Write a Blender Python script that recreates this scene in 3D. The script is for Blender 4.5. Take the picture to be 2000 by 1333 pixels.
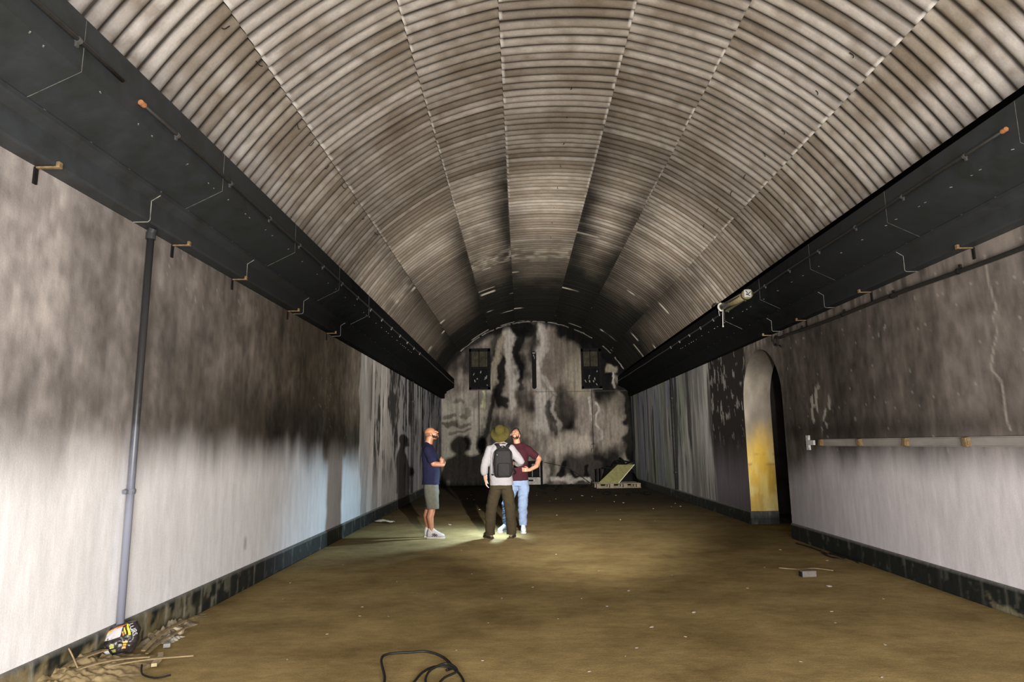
import bpy, bmesh, math, random
import numpy as np
from mathutils import Vector, Matrix, noise as mnoise

for o in list(bpy.data.objects):
    bpy.data.objects.remove(o)
C = bpy.context.scene.collection
SC = bpy.context.scene
PI = math.pi

# ------------------------------------------------------------------ camera
F_PX = 1258.0
_r = math.radians(0.73)
_y = np.array([17.5 / F_PX, -(868.3 - 666.5) / F_PX, 1.0]); _y /= np.linalg.norm(_y)
_d = np.array([math.cos(_r), math.sin(_r), 0.0])
_z = np.cross(_y, _d); _z /= np.linalg.norm(_z)
if _z[1] < 0: _z = -_z
_x = np.cross(_y, _z)
if _x[0] < 0: _x = -_x
A = np.stack([_x, _y, _z], 1)            # world axes seen by the camera (right, up, forward)
cd = bpy.data.cameras.new('camera'); cam = bpy.data.objects.new('camera', cd); C.objects.link(cam)
cd.sensor_width = 36; cd.lens = F_PX / 2000 * 36; cd.clip_start = 0.05; cd.clip_end = 200
Mw = Matrix.Identity(4)
for i in range(3):
    Mw[i][0] = A[0][i]; Mw[i][1] = A[1][i]; Mw[i][2] = -A[2][i]
Mw.translation = (0, 0, 1.5)
cam.matrix_world = Mw
SC.camera = cam

# ------------------------------------------------------------------ world, lights, exposure
w = bpy.data.worlds.new('world'); SC.world = w; w.use_nodes = True
w.node_tree.nodes['Background'].inputs[0].default_value = (0.75, 0.8, 1.0, 1)
w.node_tree.nodes['Background'].inputs[1].default_value = 0.0
SC.view_settings.view_transform = 'Standard'; SC.view_settings.look = 'None'
SC.view_settings.exposure = 0.5; SC.view_settings.gamma = 1.0
SC.view_settings.use_curve_mapping = False

def light(name, kind, loc, target, power, color=(1, 1, 1), **kw):
    l = bpy.data.lights.new(name, kind); l.energy = power; l.color = color
    for k, v in kw.items(): setattr(l, k, v)
    o = bpy.data.objects.new(name, l); C.objects.link(o); o.location = loc
    d = Vector(target) - Vector(loc)
    o.rotation_euler = d.to_track_quat('-Z', 'Y').to_euler()
    return o
# hand lamp beside the photographer: throws the crisp shadows down the hall
light('hand_lamp', 'SPOT', (0.98, 1.4, 1.80), (0.30, 24, 3.7), 19000, (1.0, 0.95, 0.88),
      spot_size=math.radians(47), spot_blend=1.0, shadow_soft_size=0.05)
# daylight falling in through the entrance behind the camera
light('entrance_daylight', 'AREA', (0.6, -1.2, 1.4), (0.6, 4, 3.1), 430, (1.0, 0.965, 0.94),
      shape='RECTANGLE', size=3.4, size_y=2.2)
# low fill added behind the camera, brightening floor and feet of the walls
light('low_fill_light', 'AREA', (0.6, -0.9, 1.0), (0.6, 5, 0.2), 240, (1.0, 0.965, 0.93),
      shape='RECTANGLE', size=3.0, size_y=0.8)
# torch held between the visitors, pointing at the floor and the left wall
light('torch_light', 'SPOT', (-0.30, 11.27, 1.06), (-1.25, 11.05, 0.0), 230, (0.58, 0.82, 1.0),
      spot_size=math.radians(142), spot_blend=0.8, shadow_soft_size=0.05)

# ------------------------------------------------------------------ helpers
def tag(o, label=None, cat=None, group=None, kind=None):
    if label: o['label'] = label
    if cat: o['category'] = cat
    if group: o['group'] = group
    if kind: o['kind'] = kind
    return o
def link_mesh(name, me, mat=None, parent=None):
    o = bpy.data.objects.new(name, me); C.objects.link(o)
    if mat is not None and not me.materials: me.materials.append(mat)
    if parent is not None: o.parent = parent
    return o
def obj(name, bm, mat=None, parent=None, smooth=False):
    me = bpy.data.meshes.new(name); bm.to_mesh(me); bm.free()
    if smooth:
        me.polygons.foreach_set('use_smooth', [True] * len(me.polygons))
    return link_mesh(name, me, mat, parent)
def empty(name, loc=(0, 0, 0), rz=0):
    o = bpy.data.objects.new(name, None); C.objects.link(o); o.location = loc
    o.rotation_euler = (0, 0, rz); o.empty_display_size = 0.1
    return o
def copy_thing(root, loc=None, rz=None):
    r = root.copy(); C.objects.link(r)
    if loc is not None: r.location = loc
    if rz is not None: r.rotation_euler = (0, 0, rz)
    for ch in list(root.children):
        c = ch.copy(); C.objects.link(c); c.parent = r
        for g in list(ch.children):
            d = g.copy(); C.objects.link(d); d.parent = c
    return r
def add_box(bm, c, s, rot=None, bevel=0.0):
    m = Matrix.Translation(c)
    if rot is not None: m = m @ rot
    m = m @ Matrix.Diagonal((s[0], s[1], s[2], 1))
    r = bmesh.ops.create_cube(bm, size=1.0, matrix=m)
    if bevel > 0:
        es = list({e for v in r['verts'] for e in v.link_edges})
        bmesh.ops.bevel(bm, geom=es, offset=bevel, segments=2, affect='EDGES', profile=0.5)
def box(c, s, rot=None, bevel=0.0):
    bm = bmesh.new(); add_box(bm, c, s, rot, bevel); return bm
def frame_at(d, up=Vector((0, 0, 1))):
    d = Vector(d).normalized()
    a = up if abs(d.dot(up)) < 0.95 else Vector((1, 0, 0))
    x = a.cross(d).normalized(); y = d.cross(x)
    return x, y, d
def add_tube(bm, pts, rad, n=8, cap=True):
    pts = [Vector(p) for p in pts]
    rads = rad if isinstance(rad, (list, tuple)) else [rad] * len(pts)
    rings = []
    px = None
    for i, p in enumerate(pts):
        t = (pts[min(i + 1, len(pts) - 1)] - pts[max(i - 1, 0)])
        if t.length < 1e-9: t = Vector((0, 0, 1))
        t.normalize()
        if px is None: x, y, _ = frame_at(t)
        else:
            x = (px - t * px.dot(t))
            if x.length < 1e-6: x, y, _ = frame_at(t)
            x.normalize(); y = t.cross(x)
        px = x
        rings.append([bm.verts.new(p + (x * math.cos(2 * PI * k / n) + y * math.sin(2 * PI * k / n)) * rads[i]) for k in range(n)])
    for a, b in zip(rings, rings[1:]):
        for k in range(n):
            bm.faces.new((a[k], a[(k + 1) % n], b[(k + 1) % n], b[k]))
    if cap:
        bm.faces.new(rings[0][::-1]); bm.faces.new(rings[-1])
def tube(pts, rad, n=8):
    bm = bmesh.new(); add_tube(bm, pts, rad, n); return bm
def smooth_path(pts, k=6):
    pts = [Vector(p) for p in pts]; out = []
    for i in range(len(pts) - 1):
        p0 = pts[max(i - 1, 0)]; p1 = pts[i]; p2 = pts[i + 1]; p3 = pts[min(i + 2, len(pts) - 1)]
        for j in range(k):
            t = j / k
            out.append(0.5 * ((2 * p1) + (p2 - p0) * t + (2 * p0 - 5 * p1 + 4 * p2 - p3) * t * t + (3 * p1 - p0 - 3 * p2 + p3) * t ** 3))
    out.append(pts[-1]); return out

# value noise in numpy, for stain maps
def _hash(ix, iy, seed):
    n = (ix.astype(np.int64) * 374761393 + iy.astype(np.int64) * 668265263 + seed * 1442695041) & 0x7fffffff
    n = ((n ^ (n >> 13)) * 1274126177) & 0x7fffffff
    return ((n ^ (n >> 16)) & 0xffff) / 65535.0
def vnoise(x, y, seed=0):
    ix = np.floor(x); iy = np.floor(y); fx = x - ix; fy = y - iy
    fx = fx * fx * (3 - 2 * fx); fy = fy * fy * (3 - 2 * fy)
    a = _hash(ix, iy, seed); b = _hash(ix + 1, iy, seed); c = _hash(ix, iy + 1, seed); d = _hash(ix + 1, iy + 1, seed)
    return (a * (1 - fx) + b * fx) * (1 - fy) + (c * (1 - fx) + d * fx) * fy
def fbm(x, y, seed=0, o=4):
    s = 0; amp = 0.5; t = 0
    for i in range(o):
        s = s + amp * vnoise(x * 2 ** i, y * 2 ** i, seed + i * 17); t += amp; amp *= 0.5
    return s / t
def sstep(a, b, x):
    t = np.clip((x - a) / (b - a), 0, 1); return t * t * (3 - 2 * t)
def mixc(c1, c2, t):
    c1 = np.asarray(c1, float); c2 = np.asarray(c2, float)
    return c1 + (c2 - c1) * t[..., None]
def seg_dist(x, y, pts):
    d = np.full(x.shape, 1e9)
    if len(pts) == 1:
        return np.hypot(x - pts[0][0], y - pts[0][1])
    for (x1, y1), (x2, y2) in zip(pts, pts[1:]):
        dx, dy = x2 - x1, y2 - y1; L = dx * dx + dy * dy + 1e-12
        t = np.clip(((x - x1) * dx + (y - y1) * dy) / L, 0, 1)
        d = np.minimum(d, np.hypot(x - x1 - t * dx, y - y1 - t * dy))
    return d
def grid_mesh(name, P, Col=None, mat=None, smooth=True, flip=False):
    """P: (n, m, 3) points -> quad grid, with optional colour attribute"""
    n, m = P.shape[:2]
    idx = np.arange(n * m).reshape(n, m)
    q = np.stack([idx[:-1, :-1], idx[1:, :-1], idx[1:, 1:], idx[:-1, 1:]], -1).reshape(-1, 4)
    if flip: q = q[:, ::-1]
    me = bpy.data.meshes.new(name)
    me.vertices.add(n * m); me.vertices.foreach_set('co', P.reshape(-1).astype(np.float32))
    me.loops.add(q.size); me.loops.foreach_set('vertex_index', q.reshape(-1).astype(np.int32))
    me.polygons.add(len(q)); me.polygons.foreach_set('loop_start', np.arange(0, q.size, 4, dtype=np.int32))
    me.polygons.foreach_set('loop_total', np.full(len(q), 4, dtype=np.int32))
    me.update(calc_edges=True)
    if smooth: me.polygons.foreach_set('use_smooth', np.ones(len(q), dtype=bool))
    if Col is not None:
        a = me.color_attributes.new('Col', 'FLOAT_COLOR', 'POINT')
        rgba = np.ones((n * m, 4), np.float32); rgba[:, :3] = np.clip(Col.reshape(-1, 3), 0, 1)
        a.data.foreach_set('color', rgba.reshape(-1))
    me.validate()
    if mat: me.materials.append(mat)
    return me

# ------------------------------------------------------------------ materials
def mat(name, color, rough=0.7, metal=0.0, vary=0.0, scale=8.0, bump=0.0, spec=0.12, stretch=(1, 1, 1), color2=None):
    m = bpy.data.materials.new(name); m.use_nodes = True
    nt = m.node_tree; b = nt.nodes['Principled BSDF']
    b.inputs['Roughness'].default_value = rough; b.inputs['Metallic'].default_value = metal
    b.inputs['Specular IOR Level'].default_value = spec
    if color2 is None: color2 = tuple(c * (1 - vary) for c in color)
    tc = nt.nodes.new('ShaderNodeTexCoord'); mp = nt.nodes.new('ShaderNodeMapping')
    mp.inputs['Scale'].default_value = stretch
    nz = nt.nodes.new('ShaderNodeTexNoise'); nz.inputs['Scale'].default_value = scale; nz.inputs['Detail'].default_value = 6
    nz.inputs['Roughness'].default_value = 0.65
    rp = nt.nodes.new('ShaderNodeValToRGB'); rp.color_ramp.elements[0].position = 0.32; rp.color_ramp.elements[1].position = 0.68
    rp.color_ramp.elements[0].color = (*color2, 1); rp.color_ramp.elements[1].color = (*color, 1)
    nt.links.new(tc.outputs['Object'], mp.inputs[0]); nt.links.new(mp.outputs[0], nz.inputs['Vector'])
    nt.links.new(nz.outputs['Fac'], rp.inputs[0]); nt.links.new(rp.outputs[0], b.inputs['Base Color'])
    if bump > 0:
        bp = nt.nodes.new('ShaderNodeBump'); bp.inputs['Strength'].default_value = bump; bp.inputs['Distance'].default_value = 0.01
        nt.links.new(nz.outputs['Fac'], bp.inputs['Height']); nt.links.new(bp.outputs[0], b.inputs['Normal'])
    return m
def stain_mat(name, rough=0.85, scale=14.0, stretch=(1, 1, 0.25), lo=0.72, hi=1.18, bump=0.35, fine=90.0, spec=0.05, dist=0.01):
    """surface whose albedo is its stain map, broken up by two scales of procedural noise"""
    m = bpy.data.materials.new(name); m.use_nodes = True
    nt = m.node_tree; N = nt.nodes; L = nt.links; b = N['Principled BSDF']
    b.inputs['Roughness'].default_value = rough; b.inputs['Specular IOR Level'].default_value = spec
    at = N.new('ShaderNodeAttribute'); at.attribute_name = 'Col'
    tc = N.new('ShaderNodeTexCoord'); mp = N.new('ShaderNodeMapping'); mp.inputs['Scale'].default_value = stretch
    n1 = N.new('ShaderNodeTexNoise'); n1.inputs['Scale'].default_value = scale; n1.inputs['Detail'].default_value = 7; n1.inputs['Roughness'].default_value = 0.7
    n2 = N.new('ShaderNodeTexNoise'); n2.inputs['Scale'].default_value = fine; n2.inputs['Detail'].default_value = 4
    L.new(tc.outputs['Object'], mp.inputs[0]); L.new(mp.outputs[0], n1.inputs['Vector']); L.new(tc.outputs['Object'], n2.inputs['Vector'])
    mr = N.new('ShaderNodeMapRange'); mr.inputs[1].default_value = 0.3; mr.inputs[2].default_value = 0.7
    mr.inputs[3].default_value = lo; mr.inputs[4].default_value = hi
    L.new(n1.outputs['Fac'], mr.inputs[0])
    mr2 = N.new('ShaderNodeMapRange'); mr2.inputs[1].default_value = 0.3; mr2.inputs[2].default_value = 0.7
    mr2.inputs[3].default_value = 0.94; mr2.inputs[4].default_value = 1.06
    L.new(n2.outputs['Fac'], mr2.inputs[0])
    mm = N.new('ShaderNodeMath'); mm.operation = 'MULTIPLY'; L.new(mr.outputs[0], mm.inputs[0]); L.new(mr2.outputs[0], mm.inputs[1])
    vm = N.new('ShaderNodeVectorMath'); vm.operation = 'SCALE'
    L.new(at.outputs['Color'], vm.inputs[0]); L.new(mm.outputs[0], vm.inputs['Scale'])
    L.new(vm.outputs[0], b.inputs['Base Color'])
    bp = N.new('ShaderNodeBump'); bp.inputs['Strength'].default_value = bump; bp.inputs['Distance'].default_value = dist
    L.new(mm.outputs[0], bp.inputs['Height']); L.new(bp.outputs[0], b.inputs['Normal'])
    return m

def duct_mat(name, c1, c2):
    """dark steel paint, blackened by smoke towards the burnt end of the hall"""
    m = mat(name, c1, 0.5, 0.0, 0.25, 4, 0.1, 0.28, color2=c2)
    nt = m.node_tree; b = nt.nodes['Principled BSDF']; rp = [n for n in nt.nodes if n.type == 'VALTORGB'][0]
    tc = [n for n in nt.nodes if n.type == 'TEX_COORD'][0]; nz = [n for n in nt.nodes if n.type == 'TEX_NOISE'][0]
    sx = nt.nodes.new('ShaderNodeSeparateXYZ'); nt.links.new(tc.outputs['Object'], sx.inputs[0])
    ad = nt.nodes.new('ShaderNodeMath'); ad.operation = 'MULTIPLY_ADD'; ad.inputs[1].default_value = 4.0
    nt.links.new(nz.outputs['Fac'], ad.inputs[0]); nt.links.new(sx.outputs['Y'], ad.inputs[2])
    mr = nt.nodes.new('ShaderNodeMapRange'); mr.inputs[1].default_value = 7.5; mr.inputs[2].default_value = 13.0; mr.inputs[4].default_value = 0.93
    nt.links.new(ad.outputs[0], mr.inputs[0])
    mx = nt.nodes.new('ShaderNodeMix'); mx.data_type = 'RGBA'; mx.inputs['B'].default_value = (0.004, 0.004, 0.004, 1)
    nt.links.new(mr.outputs[0], mx.inputs['Factor']); nt.links.new(rp.outputs[0], mx.inputs['A']); nt.links.new(mx.outputs['Result'], b.inputs['Base Color'])
    mr2 = nt.nodes.new('ShaderNodeMapRange'); mr2.inputs[1].default_value = 7.5; mr2.inputs[2].default_value = 13.0; mr2.inputs[3].default_value = 0.5; mr2.inputs[4].default_value = 0.95
    nt.links.new(ad.outputs[0], mr2.inputs[0]); nt.links.new(mr2.outputs[0], b.inputs['Roughness'])
    mr3 = nt.nodes.new('ShaderNodeMapRange'); mr3.inputs[1].default_value = 7.5; mr3.inputs[2].default_value = 12.0; mr3.inputs[3].default_value = 0.28; mr3.inputs[4].default_value = 0.02
    nt.links.new(ad.outputs[0], mr3.inputs[0]); nt.links.new(mr3.outputs[0], b.inputs['Specular IOR Level'])
    return m
M = dict(
    duct=duct_mat('duct_paint', (0.034, 0.039, 0.044), (0.021, 0.024, 0.022)),
    duct_low=duct_mat('duct_paint_lower', (0.043, 0.048, 0.054), (0.026, 0.028, 0.027)),
    sealant=mat('pale_sealant', (0.42, 0.41, 0.36), 0.8, vary=0.6, scale=20),
    dull_seam=mat('dull_sealant', (0.20, 0.20, 0.18), 0.8, vary=0.7, scale=12),
    bolt=mat('bolt_steel', (0.30, 0.29, 0.27), 0.5, 0.3, 0.3, 30),
    iron=mat('sooty_iron', (0.022, 0.021, 0.020), 0.6, 0.2, 0.5, 20, 0.2),
    black=mat('charred', (0.008, 0.008, 0.008), 0.95, 0.0, 0.4, 20, 0.4, 0.05),
    rust=mat('rusty_end', (0.45, 0.20, 0.09), 0.8, vary=0.5, scale=60),
    brass=mat('worn_tan_steel', (0.30, 0.21, 0.11), 0.7, vary=0.6, scale=40),
    conduit=mat('dark_conduit', (0.035, 0.034, 0.032), 0.35, 0.3, 0.3, 20, spec=0.6),
    white=mat('off_white_plastic', (0.30, 0.29, 0.27), 0.5, vary=0.2, scale=20),
    paper=mat('paper', (0.50, 0.46, 0.38), 0.9, vary=0.3, scale=30),
    wood=mat('dusty_wood', (0.36, 0.27, 0.15), 0.9, vary=0.45, scale=14, bump=0.3),
    olive=mat('olive_board', (0.25, 0.24, 0.10), 0.7, vary=0.35, scale=8),
    board_edge=mat('pale_board_edge', (0.60, 0.58, 0.45), 0.8, vary=0.2, scale=10),
    tubeglass=mat('dirty_tube', (0.20, 0.17, 0.09), 0.35, vary=0.6, scale=20, spec=0.5),
    clipm=mat('dark_clip', (0.10, 0.10, 0.095), 0.5, 0.2, 0.3, 30),
    strap=mat('black_strap', (0.012, 0.012, 0.011), 0.5, vary=0.3, scale=20, spec=0.25),
    grille=mat('dirty_grille', (0.06, 0.053, 0.034), 0.9, vary=0.6, scale=6),
    glass_dark=mat('sooty_glass', (0.004, 0.004, 0.005), 0.8, vary=0.4, scale=6, spec=0.05),
    flake=mat('pale_flake', (0.20, 0.19, 0.17), 0.9, vary=0.5, scale=30),
)

# ------------------------------------------------------------------ sizes of the hall
XL, XR, YB, Y0 = -3.0, 4.21, 24.6, -3.5
ZT = 3.25                                   # wall top
CX, CZ, RV = 0.54, 2.15, 4.13               # vault circle
AY, AW, ASP = 11.33, 0.905, 2.19            # arched opening: centre, half width, spring height
JT = 0.50                                   # thickness of the right wall at the opening

# ------------------------------------------------------------------ stain maps
def left_wall_col(Y, Z):
    st = fbm(Y * 2.4, Z * 0.35, 3, 5); st2 = fbm(Y * 9, Z * 0.8, 9, 4); bl = fbm(Y * 1.1, Z * 1.3, 21, 5)
    zb = 1.50 - 0.020 * (Y - 3.7) + (st - 0.5) * 0.45
    s = sstep(-0.32, 0.28, Z - zb)
    near = np.clip((Y - 4.0 + 1.2 * (bl - 0.5)) / 4.2, 0, 1)
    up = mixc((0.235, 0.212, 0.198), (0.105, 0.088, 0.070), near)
    v = 0.42 + 1.2 * (0.45 * st + 0.55 * st2)
    v = v * (0.50 + 1.0 * bl) * (0.6 + 0.8 * fbm(Y * 3.5, Z * 3.0, 91, 5)) * (0.55 + 0.9 * fbm(Y * 14, Z * 9, 95, 4))
    up = up * v[..., None]
    dark = np.exp(-((Z - zb - 0.38) / 0.38) ** 2) * sstep(4.5, 8, Y) * 0.45 + np.exp(-((Z - zb - 0.35) / 0.3) ** 2) * 0.15
    up = up * (1 - dark)[..., None]
    up = mixc(up, (0.11, 0.095, 0.068), 0.3 * sstep(0.55, 0.8, fbm(Y * 1.6, Z * 0.6, 55, 4)))
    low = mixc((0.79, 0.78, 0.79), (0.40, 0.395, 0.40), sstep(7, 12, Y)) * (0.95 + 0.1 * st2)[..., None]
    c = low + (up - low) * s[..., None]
    for yy, z0_, z1_, a_ in ((5.69, 0.36, 0.50, 0.5), (7.19, 0.42, 0.53, 0.6)):
        low_mark = np.exp(-((Y - yy) / 0.035) ** 2) * sstep(z0_ - 0.03, z0_ + 0.02, Z) * sstep(z1_ + 0.05, z1_ - 0.02, Z)
        c = mixc(c, (0.22, 0.20, 0.20), a_ * low_mark * sstep(0.35, 0.6, st2))
    # thin pale scratches
    cr = fbm(Y * 5, Z * 5, 77, 3); ln = np.exp(-((cr - 0.5) / 0.006) ** 2) * sstep(0.62, 0.7, fbm(Y * 0.9, Z * 0.9, 71, 3))
    c = mixc(c, (0.45, 0.42, 0.38), 0.5 * ln * s)
    # water washed plaster in the far third
    yb = 12.05 + 0.35 * (fbm(Z * 1.6, Y * 0, 31, 3) - 0.5) + 0.5 * sstep(1.6, 0.3, Z) * 0.3
    far = sstep(-0.05, 0.07, Y - yb)
    sk = fbm(Y * 3.2, Z * 1.2, 101, 5); sk2 = fbm(Y * 10, Z * 3.6, 103, 4)
    pl = mixc((0.13, 0.122, 0.115), (0.22, 0.205, 0.19), sk2)
    pl = mixc(pl, (0.10, 0.10, 0.115), 0.7 * sstep(15, 18, Y))
    blk = sstep(0.50, 0.60, sk * 0.62 + sk2 * 0.38 + 0.06 * np.sin(Y * 3.0) + 0.05 * sstep(0.5, 3.2, Z)) * sstep(0.25, 1.6, Z) * sstep(12.5, 13.2, Y)
    pl = mixc(pl, (0.010, 0.010, 0.009), 0.92 * blk)
    lite = sstep(0.60, 0.68, fbm(Y * 4.5, Z * 0.25, 131, 4))
    pl = mixc(pl, (0.32, 0.30, 0.28), 0.6 * lite) * 1.4
    c = c + (pl - c) * far[..., None]
    return c
def right_wall_col(Y, Z):
    st = fbm(Y * 2.6, Z * 0.35, 203, 5); st2 = fbm(Y * 10, Z * 0.8, 209, 4); bl = fbm(Y * 1.3, Z * 1.4, 221, 5)
    zb = 1.30 + (st - 0.5) * 0.35 - 0.35 * sstep(9, 11, Y) + 0.0 * Y
    s = sstep(-0.30, 0.22, Z - zb)
    near = np.clip((Y - 4.6) / 4.0, 0, 1)
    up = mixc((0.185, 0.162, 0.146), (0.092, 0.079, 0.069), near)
    up = up * (0.5 + 0.95 * (0.5 * st + 0.5 * st2))[..., None] * (0.7 + 0.6 * bl)[..., None]
    up = up * (0.5 + 1.0 * fbm(Y * 13, Z * 7, 295, 4))[..., None] * (0.65 + 0.7 * fbm(Y * 3, Z * 2.5, 297, 4))[..., None]
    up = up * (1 - 0.35 * np.exp(-((Z - 1.64) / 0.12) ** 2))[..., None]
    # brighter strip along the very top
    up = mixc(up, (0.30, 0.26, 0.22), 0.5 * sstep(3.10, 3.2, Z) * sstep(0.35, 0.6, st2))
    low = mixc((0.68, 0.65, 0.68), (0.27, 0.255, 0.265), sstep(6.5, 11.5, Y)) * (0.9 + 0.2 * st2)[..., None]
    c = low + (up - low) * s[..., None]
    # white flaked paint
    fl = fbm(Y * 13, Z * 5, 241, 4)
    cl = np.exp(-(((Y - 9.15) / 0.32) ** 2 + ((Z - 1.95) / 0.30) ** 2))
    mk = np.maximum(sstep(0.60, 0.63, fl) * sstep(0.15, 0.5, cl), 0.6 * sstep(0.81, 0.84, fbm(Y * 24, Z * 13, 247, 3)))
    c = mixc(c, (0.50, 0.48, 0.44), 0.7 * mk * s)
    # the long crack near the front
    ck = [(5.67, 3.12), (5.68, 2.94), (5.63, 2.64), (5.68, 2.54), (5.65, 2.42), (5.78, 2.12), (5.68, 1.99), (5.67, 1.75), (5.66, 1.57)]
    d = seg_dist(Y + 0.04 * (fbm(Z * 14, Y * 0, 5, 3) - 0.5), Z, ck)
    c = mixc(c, (0.36, 0.33, 0.29), 0.95 * np.exp(-(d / 0.012) ** 2))
    # dark peeled part beyond the arch
    d2 = sstep(11.9, 12.1, Y) * (1 - sstep(14.25, 14.45, Y + 0.15 * (st - 0.5)))
    dk = mixc((0.020, 0.018, 0.016), (0.11, 0.10, 0.108), sstep(1.7, 0.5, Z + 0.5 * (st - 0.5)))
    fl2 = sstep(0.655, 0.69, fbm(Y * 12, Z * 5, 251, 4)) * sstep(1.2, 2.0, Z)
    dk = mixc(dk, (0.22, 0.205, 0.185), 0.75 * fl2)
    c = c + (dk - c) * d2[..., None]
    far = sstep(14.3, 14.45, Y + 0.15 * (st - 0.5))
    sk = fbm(Y * 2.6, Z * 0.30, 261, 5); sk2 = fbm(Y * 11, Z * 1.1, 263, 4)
    pl = mixc((0.085, 0.083, 0.078), (0.20, 0.195, 0.18), sstep(0.35, 0.65, 0.5 * sk + 0.5 * sk2))
    pl = mixc(pl, (0.085, 0.11, 0.065), 0.5 * sstep(0.52, 0.62, fbm(Y * 1.4, Z * 0.5, 271, 3)) * sstep(16, 17, Y))
    pl = mixc(pl, (0.09, 0.095, 0.14), 0.5 * sstep(0.5, 0.6, fbm(Y * 1.3, Z * 0.2, 277, 3)) * sstep(16.5, 18, Y))
    bk = sstep(0.58, 0.66, fbm(Y * 4, Z * 0.5, 281, 4) + 0.10 * np.exp(-((Y - 17.6) / 0.6) ** 2))
    pl = mixc(pl, (0.02, 0.019, 0.018), 0.85 * bk) * 1.5
    c = c + (pl - c) * far[..., None]
    return c
def uv2xz(u, v):
    return (u - 405) / 179.7 - 1.58, 5.18 - 0.005855 * (v - 355) + 3.88e-7 * (v - 355) * (v - 630)
def back_wall_col(X, Z):
    st = fbm(X * 2.2, Z * 0.6, 303, 5); st2 = fbm(X * 9, Z * 3, 309, 4); bl = fbm(X * 1.3, Z * 1.1, 311, 4)
    c = mixc((0.035, 0.030, 0.026), (0.185, 0.16, 0.138), sstep(0.36, 0.62, 0.45 * st + 0.55 * bl)) * (0.6 + 0.8 * st2)[..., None]
    vs_ = fbm(X * 13, Z * 1.1, 351, 4)
    wx = X + 0.26 * (fbm(X * 2.4, Z * 1.8, 321, 5) - 0.5) * 2; wz = Z + 0.26 * (fbm(X * 2.2, Z * 1.6, 331, 4) - 0.5) * 2
    c = mixc(c, (0.235, 0.218, 0.182), 0.8 * sstep(-1.0, -1.7, wx) * sstep(3.5, 3.1, wz))
    def stroke(pts, r, col, a, soft=0.5):
        nonlocal c
        P = [uv2xz(u, v) for u, v in pts]; R = r / 180.0
        d = seg_dist(wx, wz, P)
        c = mixc(c, col, a * (1 - sstep(R * (1 - soft), R * (1 + soft), d)))
    K = (0.003, 0.003, 0.003); D = (0.014, 0.012, 0.010); W = (0.335, 0.31, 0.28); T = (0.205, 0.18, 0.14)
    stroke([(1080, 480), (1050, 560), (1090, 600)], 95, T, .9, .3)
    stroke([(930, 260), (960, 420), (900, 560)], 60, (0.14, 0.115, 0.095), .7)
    stroke([(1000, 400), (1070, 360)], 80, (0.13, 0.11, 0.09), .7)
    stroke([(1000, 240), (1120, 290), (1240, 330), (1380, 430)], 60, K, .97, .4)
    stroke([(1180, 330), (1250, 480), (1270, 640)], 85, K, .97, .3)
    stroke([(1300, 420), (1400, 520)], 50, K, .95, .4)
    stroke([(1290, 500), (1350, 500)], 30, T, .9, .3); stroke([(1340, 530), (1330, 640)], 8, W, .9)
    stroke([(1380, 640), (1450, 700), (1425, 800), (1440, 900), (1415, 980), (1440, 1100)], 34, K, .95, .3)
    stroke([(1470, 640), (1460, 900), (1470, 1150)], 30, K, .95, .4)
    stroke([(300, 300), (420, 250), (560, 215)], 34, K, .9, .5)
    stroke([(560, 240), (530, 330), (500, 460)], 34, D, .8, .6)
    stroke([(640, 200), (700, 200), (735, 230)], 58, K, .97, .35)
    stroke([(690, 260), (660, 400), (680, 520)], 44, K, .95, .4)
    stroke([(690, 520), (700, 620)], 20, K, .8, .6)
    stroke([(572, 430), (562, 560), (545, 680), (590, 740)], 38, K, .95, .4)
    stroke([(515, 660), (470, 800), (430, 960), (400, 1060)], 24, K, .9, .5)
    stroke([(600, 240), (560, 330), (520, 480), (505, 600)], 20, T, .9, .5)
    stroke([(612, 210), (620, 400), (650, 560), (640, 760)], 26, W, .75, .5)
    stroke([(770, 260), (760, 330)], 40, D, .5, .6)
    stroke([(830, 190), (835, 330), (815, 500), (815, 640)], 24, W, .9, .5)
    stroke([(860, 260), (870, 350)], 30, (0.30, 0.26, 0.23), .8, .6)
    stroke([(835, 500), (870, 600), (910, 650)], 12, W, .6, .5)
    stroke([(820, 680), (835, 760), (820, 870)], 46, W, .75, .6)
    stroke([(900, 680), (920, 830), (960, 960)], 14, W, .55, .5)
    stroke([(880, 700), (880, 900)], 20, D, .75, .6)
    stroke([(960, 640), (1000, 700), (1000, 900)], 55, D, .7, .6)
    stroke([(1015, 890)], 34, K, .85, .6); stroke([(1000, 1030)], 28, K, .8, .6)
    stroke([(1165, 680), (1165, 780), (1180, 850)], 7, W, .8); stroke([(1207, 710), (1212, 820), (1238, 920), (1215, 960)], 8, W, .9)
    stroke([(1300, 680), (1360, 740)], 60, D, .6, .7)
    stroke([(1290, 760), (1300, 1000)], 70, T, .45, .7)
    stroke([(1330, 1040), (1400, 1040)], 40, D, .6, .6)
    stroke([(970, 1155), (960, 1190)], 34, K, .95, .35); stroke([(1120, 1160), (1115, 1220)], 16, K, .95, .35)
    stroke([(1040, 1215), (1080, 1225)], 14, K, .9, .4); stroke([(1180, 1100), (1240, 1110)], 22, K, .7, .6)
    stroke([(1290, 1100), (1320, 1180)], 60, K, .9, .5)
    stroke([(900, 1225), (1180, 1255)], 16, W, .8, .6); stroke([(840, 1160), (850, 1240)], 26, W, .7, .5)
    stroke([(760, 820), (720, 900)], 50, T, .6, .7); stroke([(940, 1020), (1100, 1000)], 60, (0.36, 0.32, 0.27), .7, .7)
    stroke([(185, 790), (235, 792)], 13, D, .6); stroke([(270, 800), (330, 790)], 11, D, .5); stroke([(175, 845), (250, 842)], 16, D, .7); stroke([(262, 850), (330, 856)], 13, D, .6); stroke([(215, 892), (340, 895)], 10, D, .55)
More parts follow.
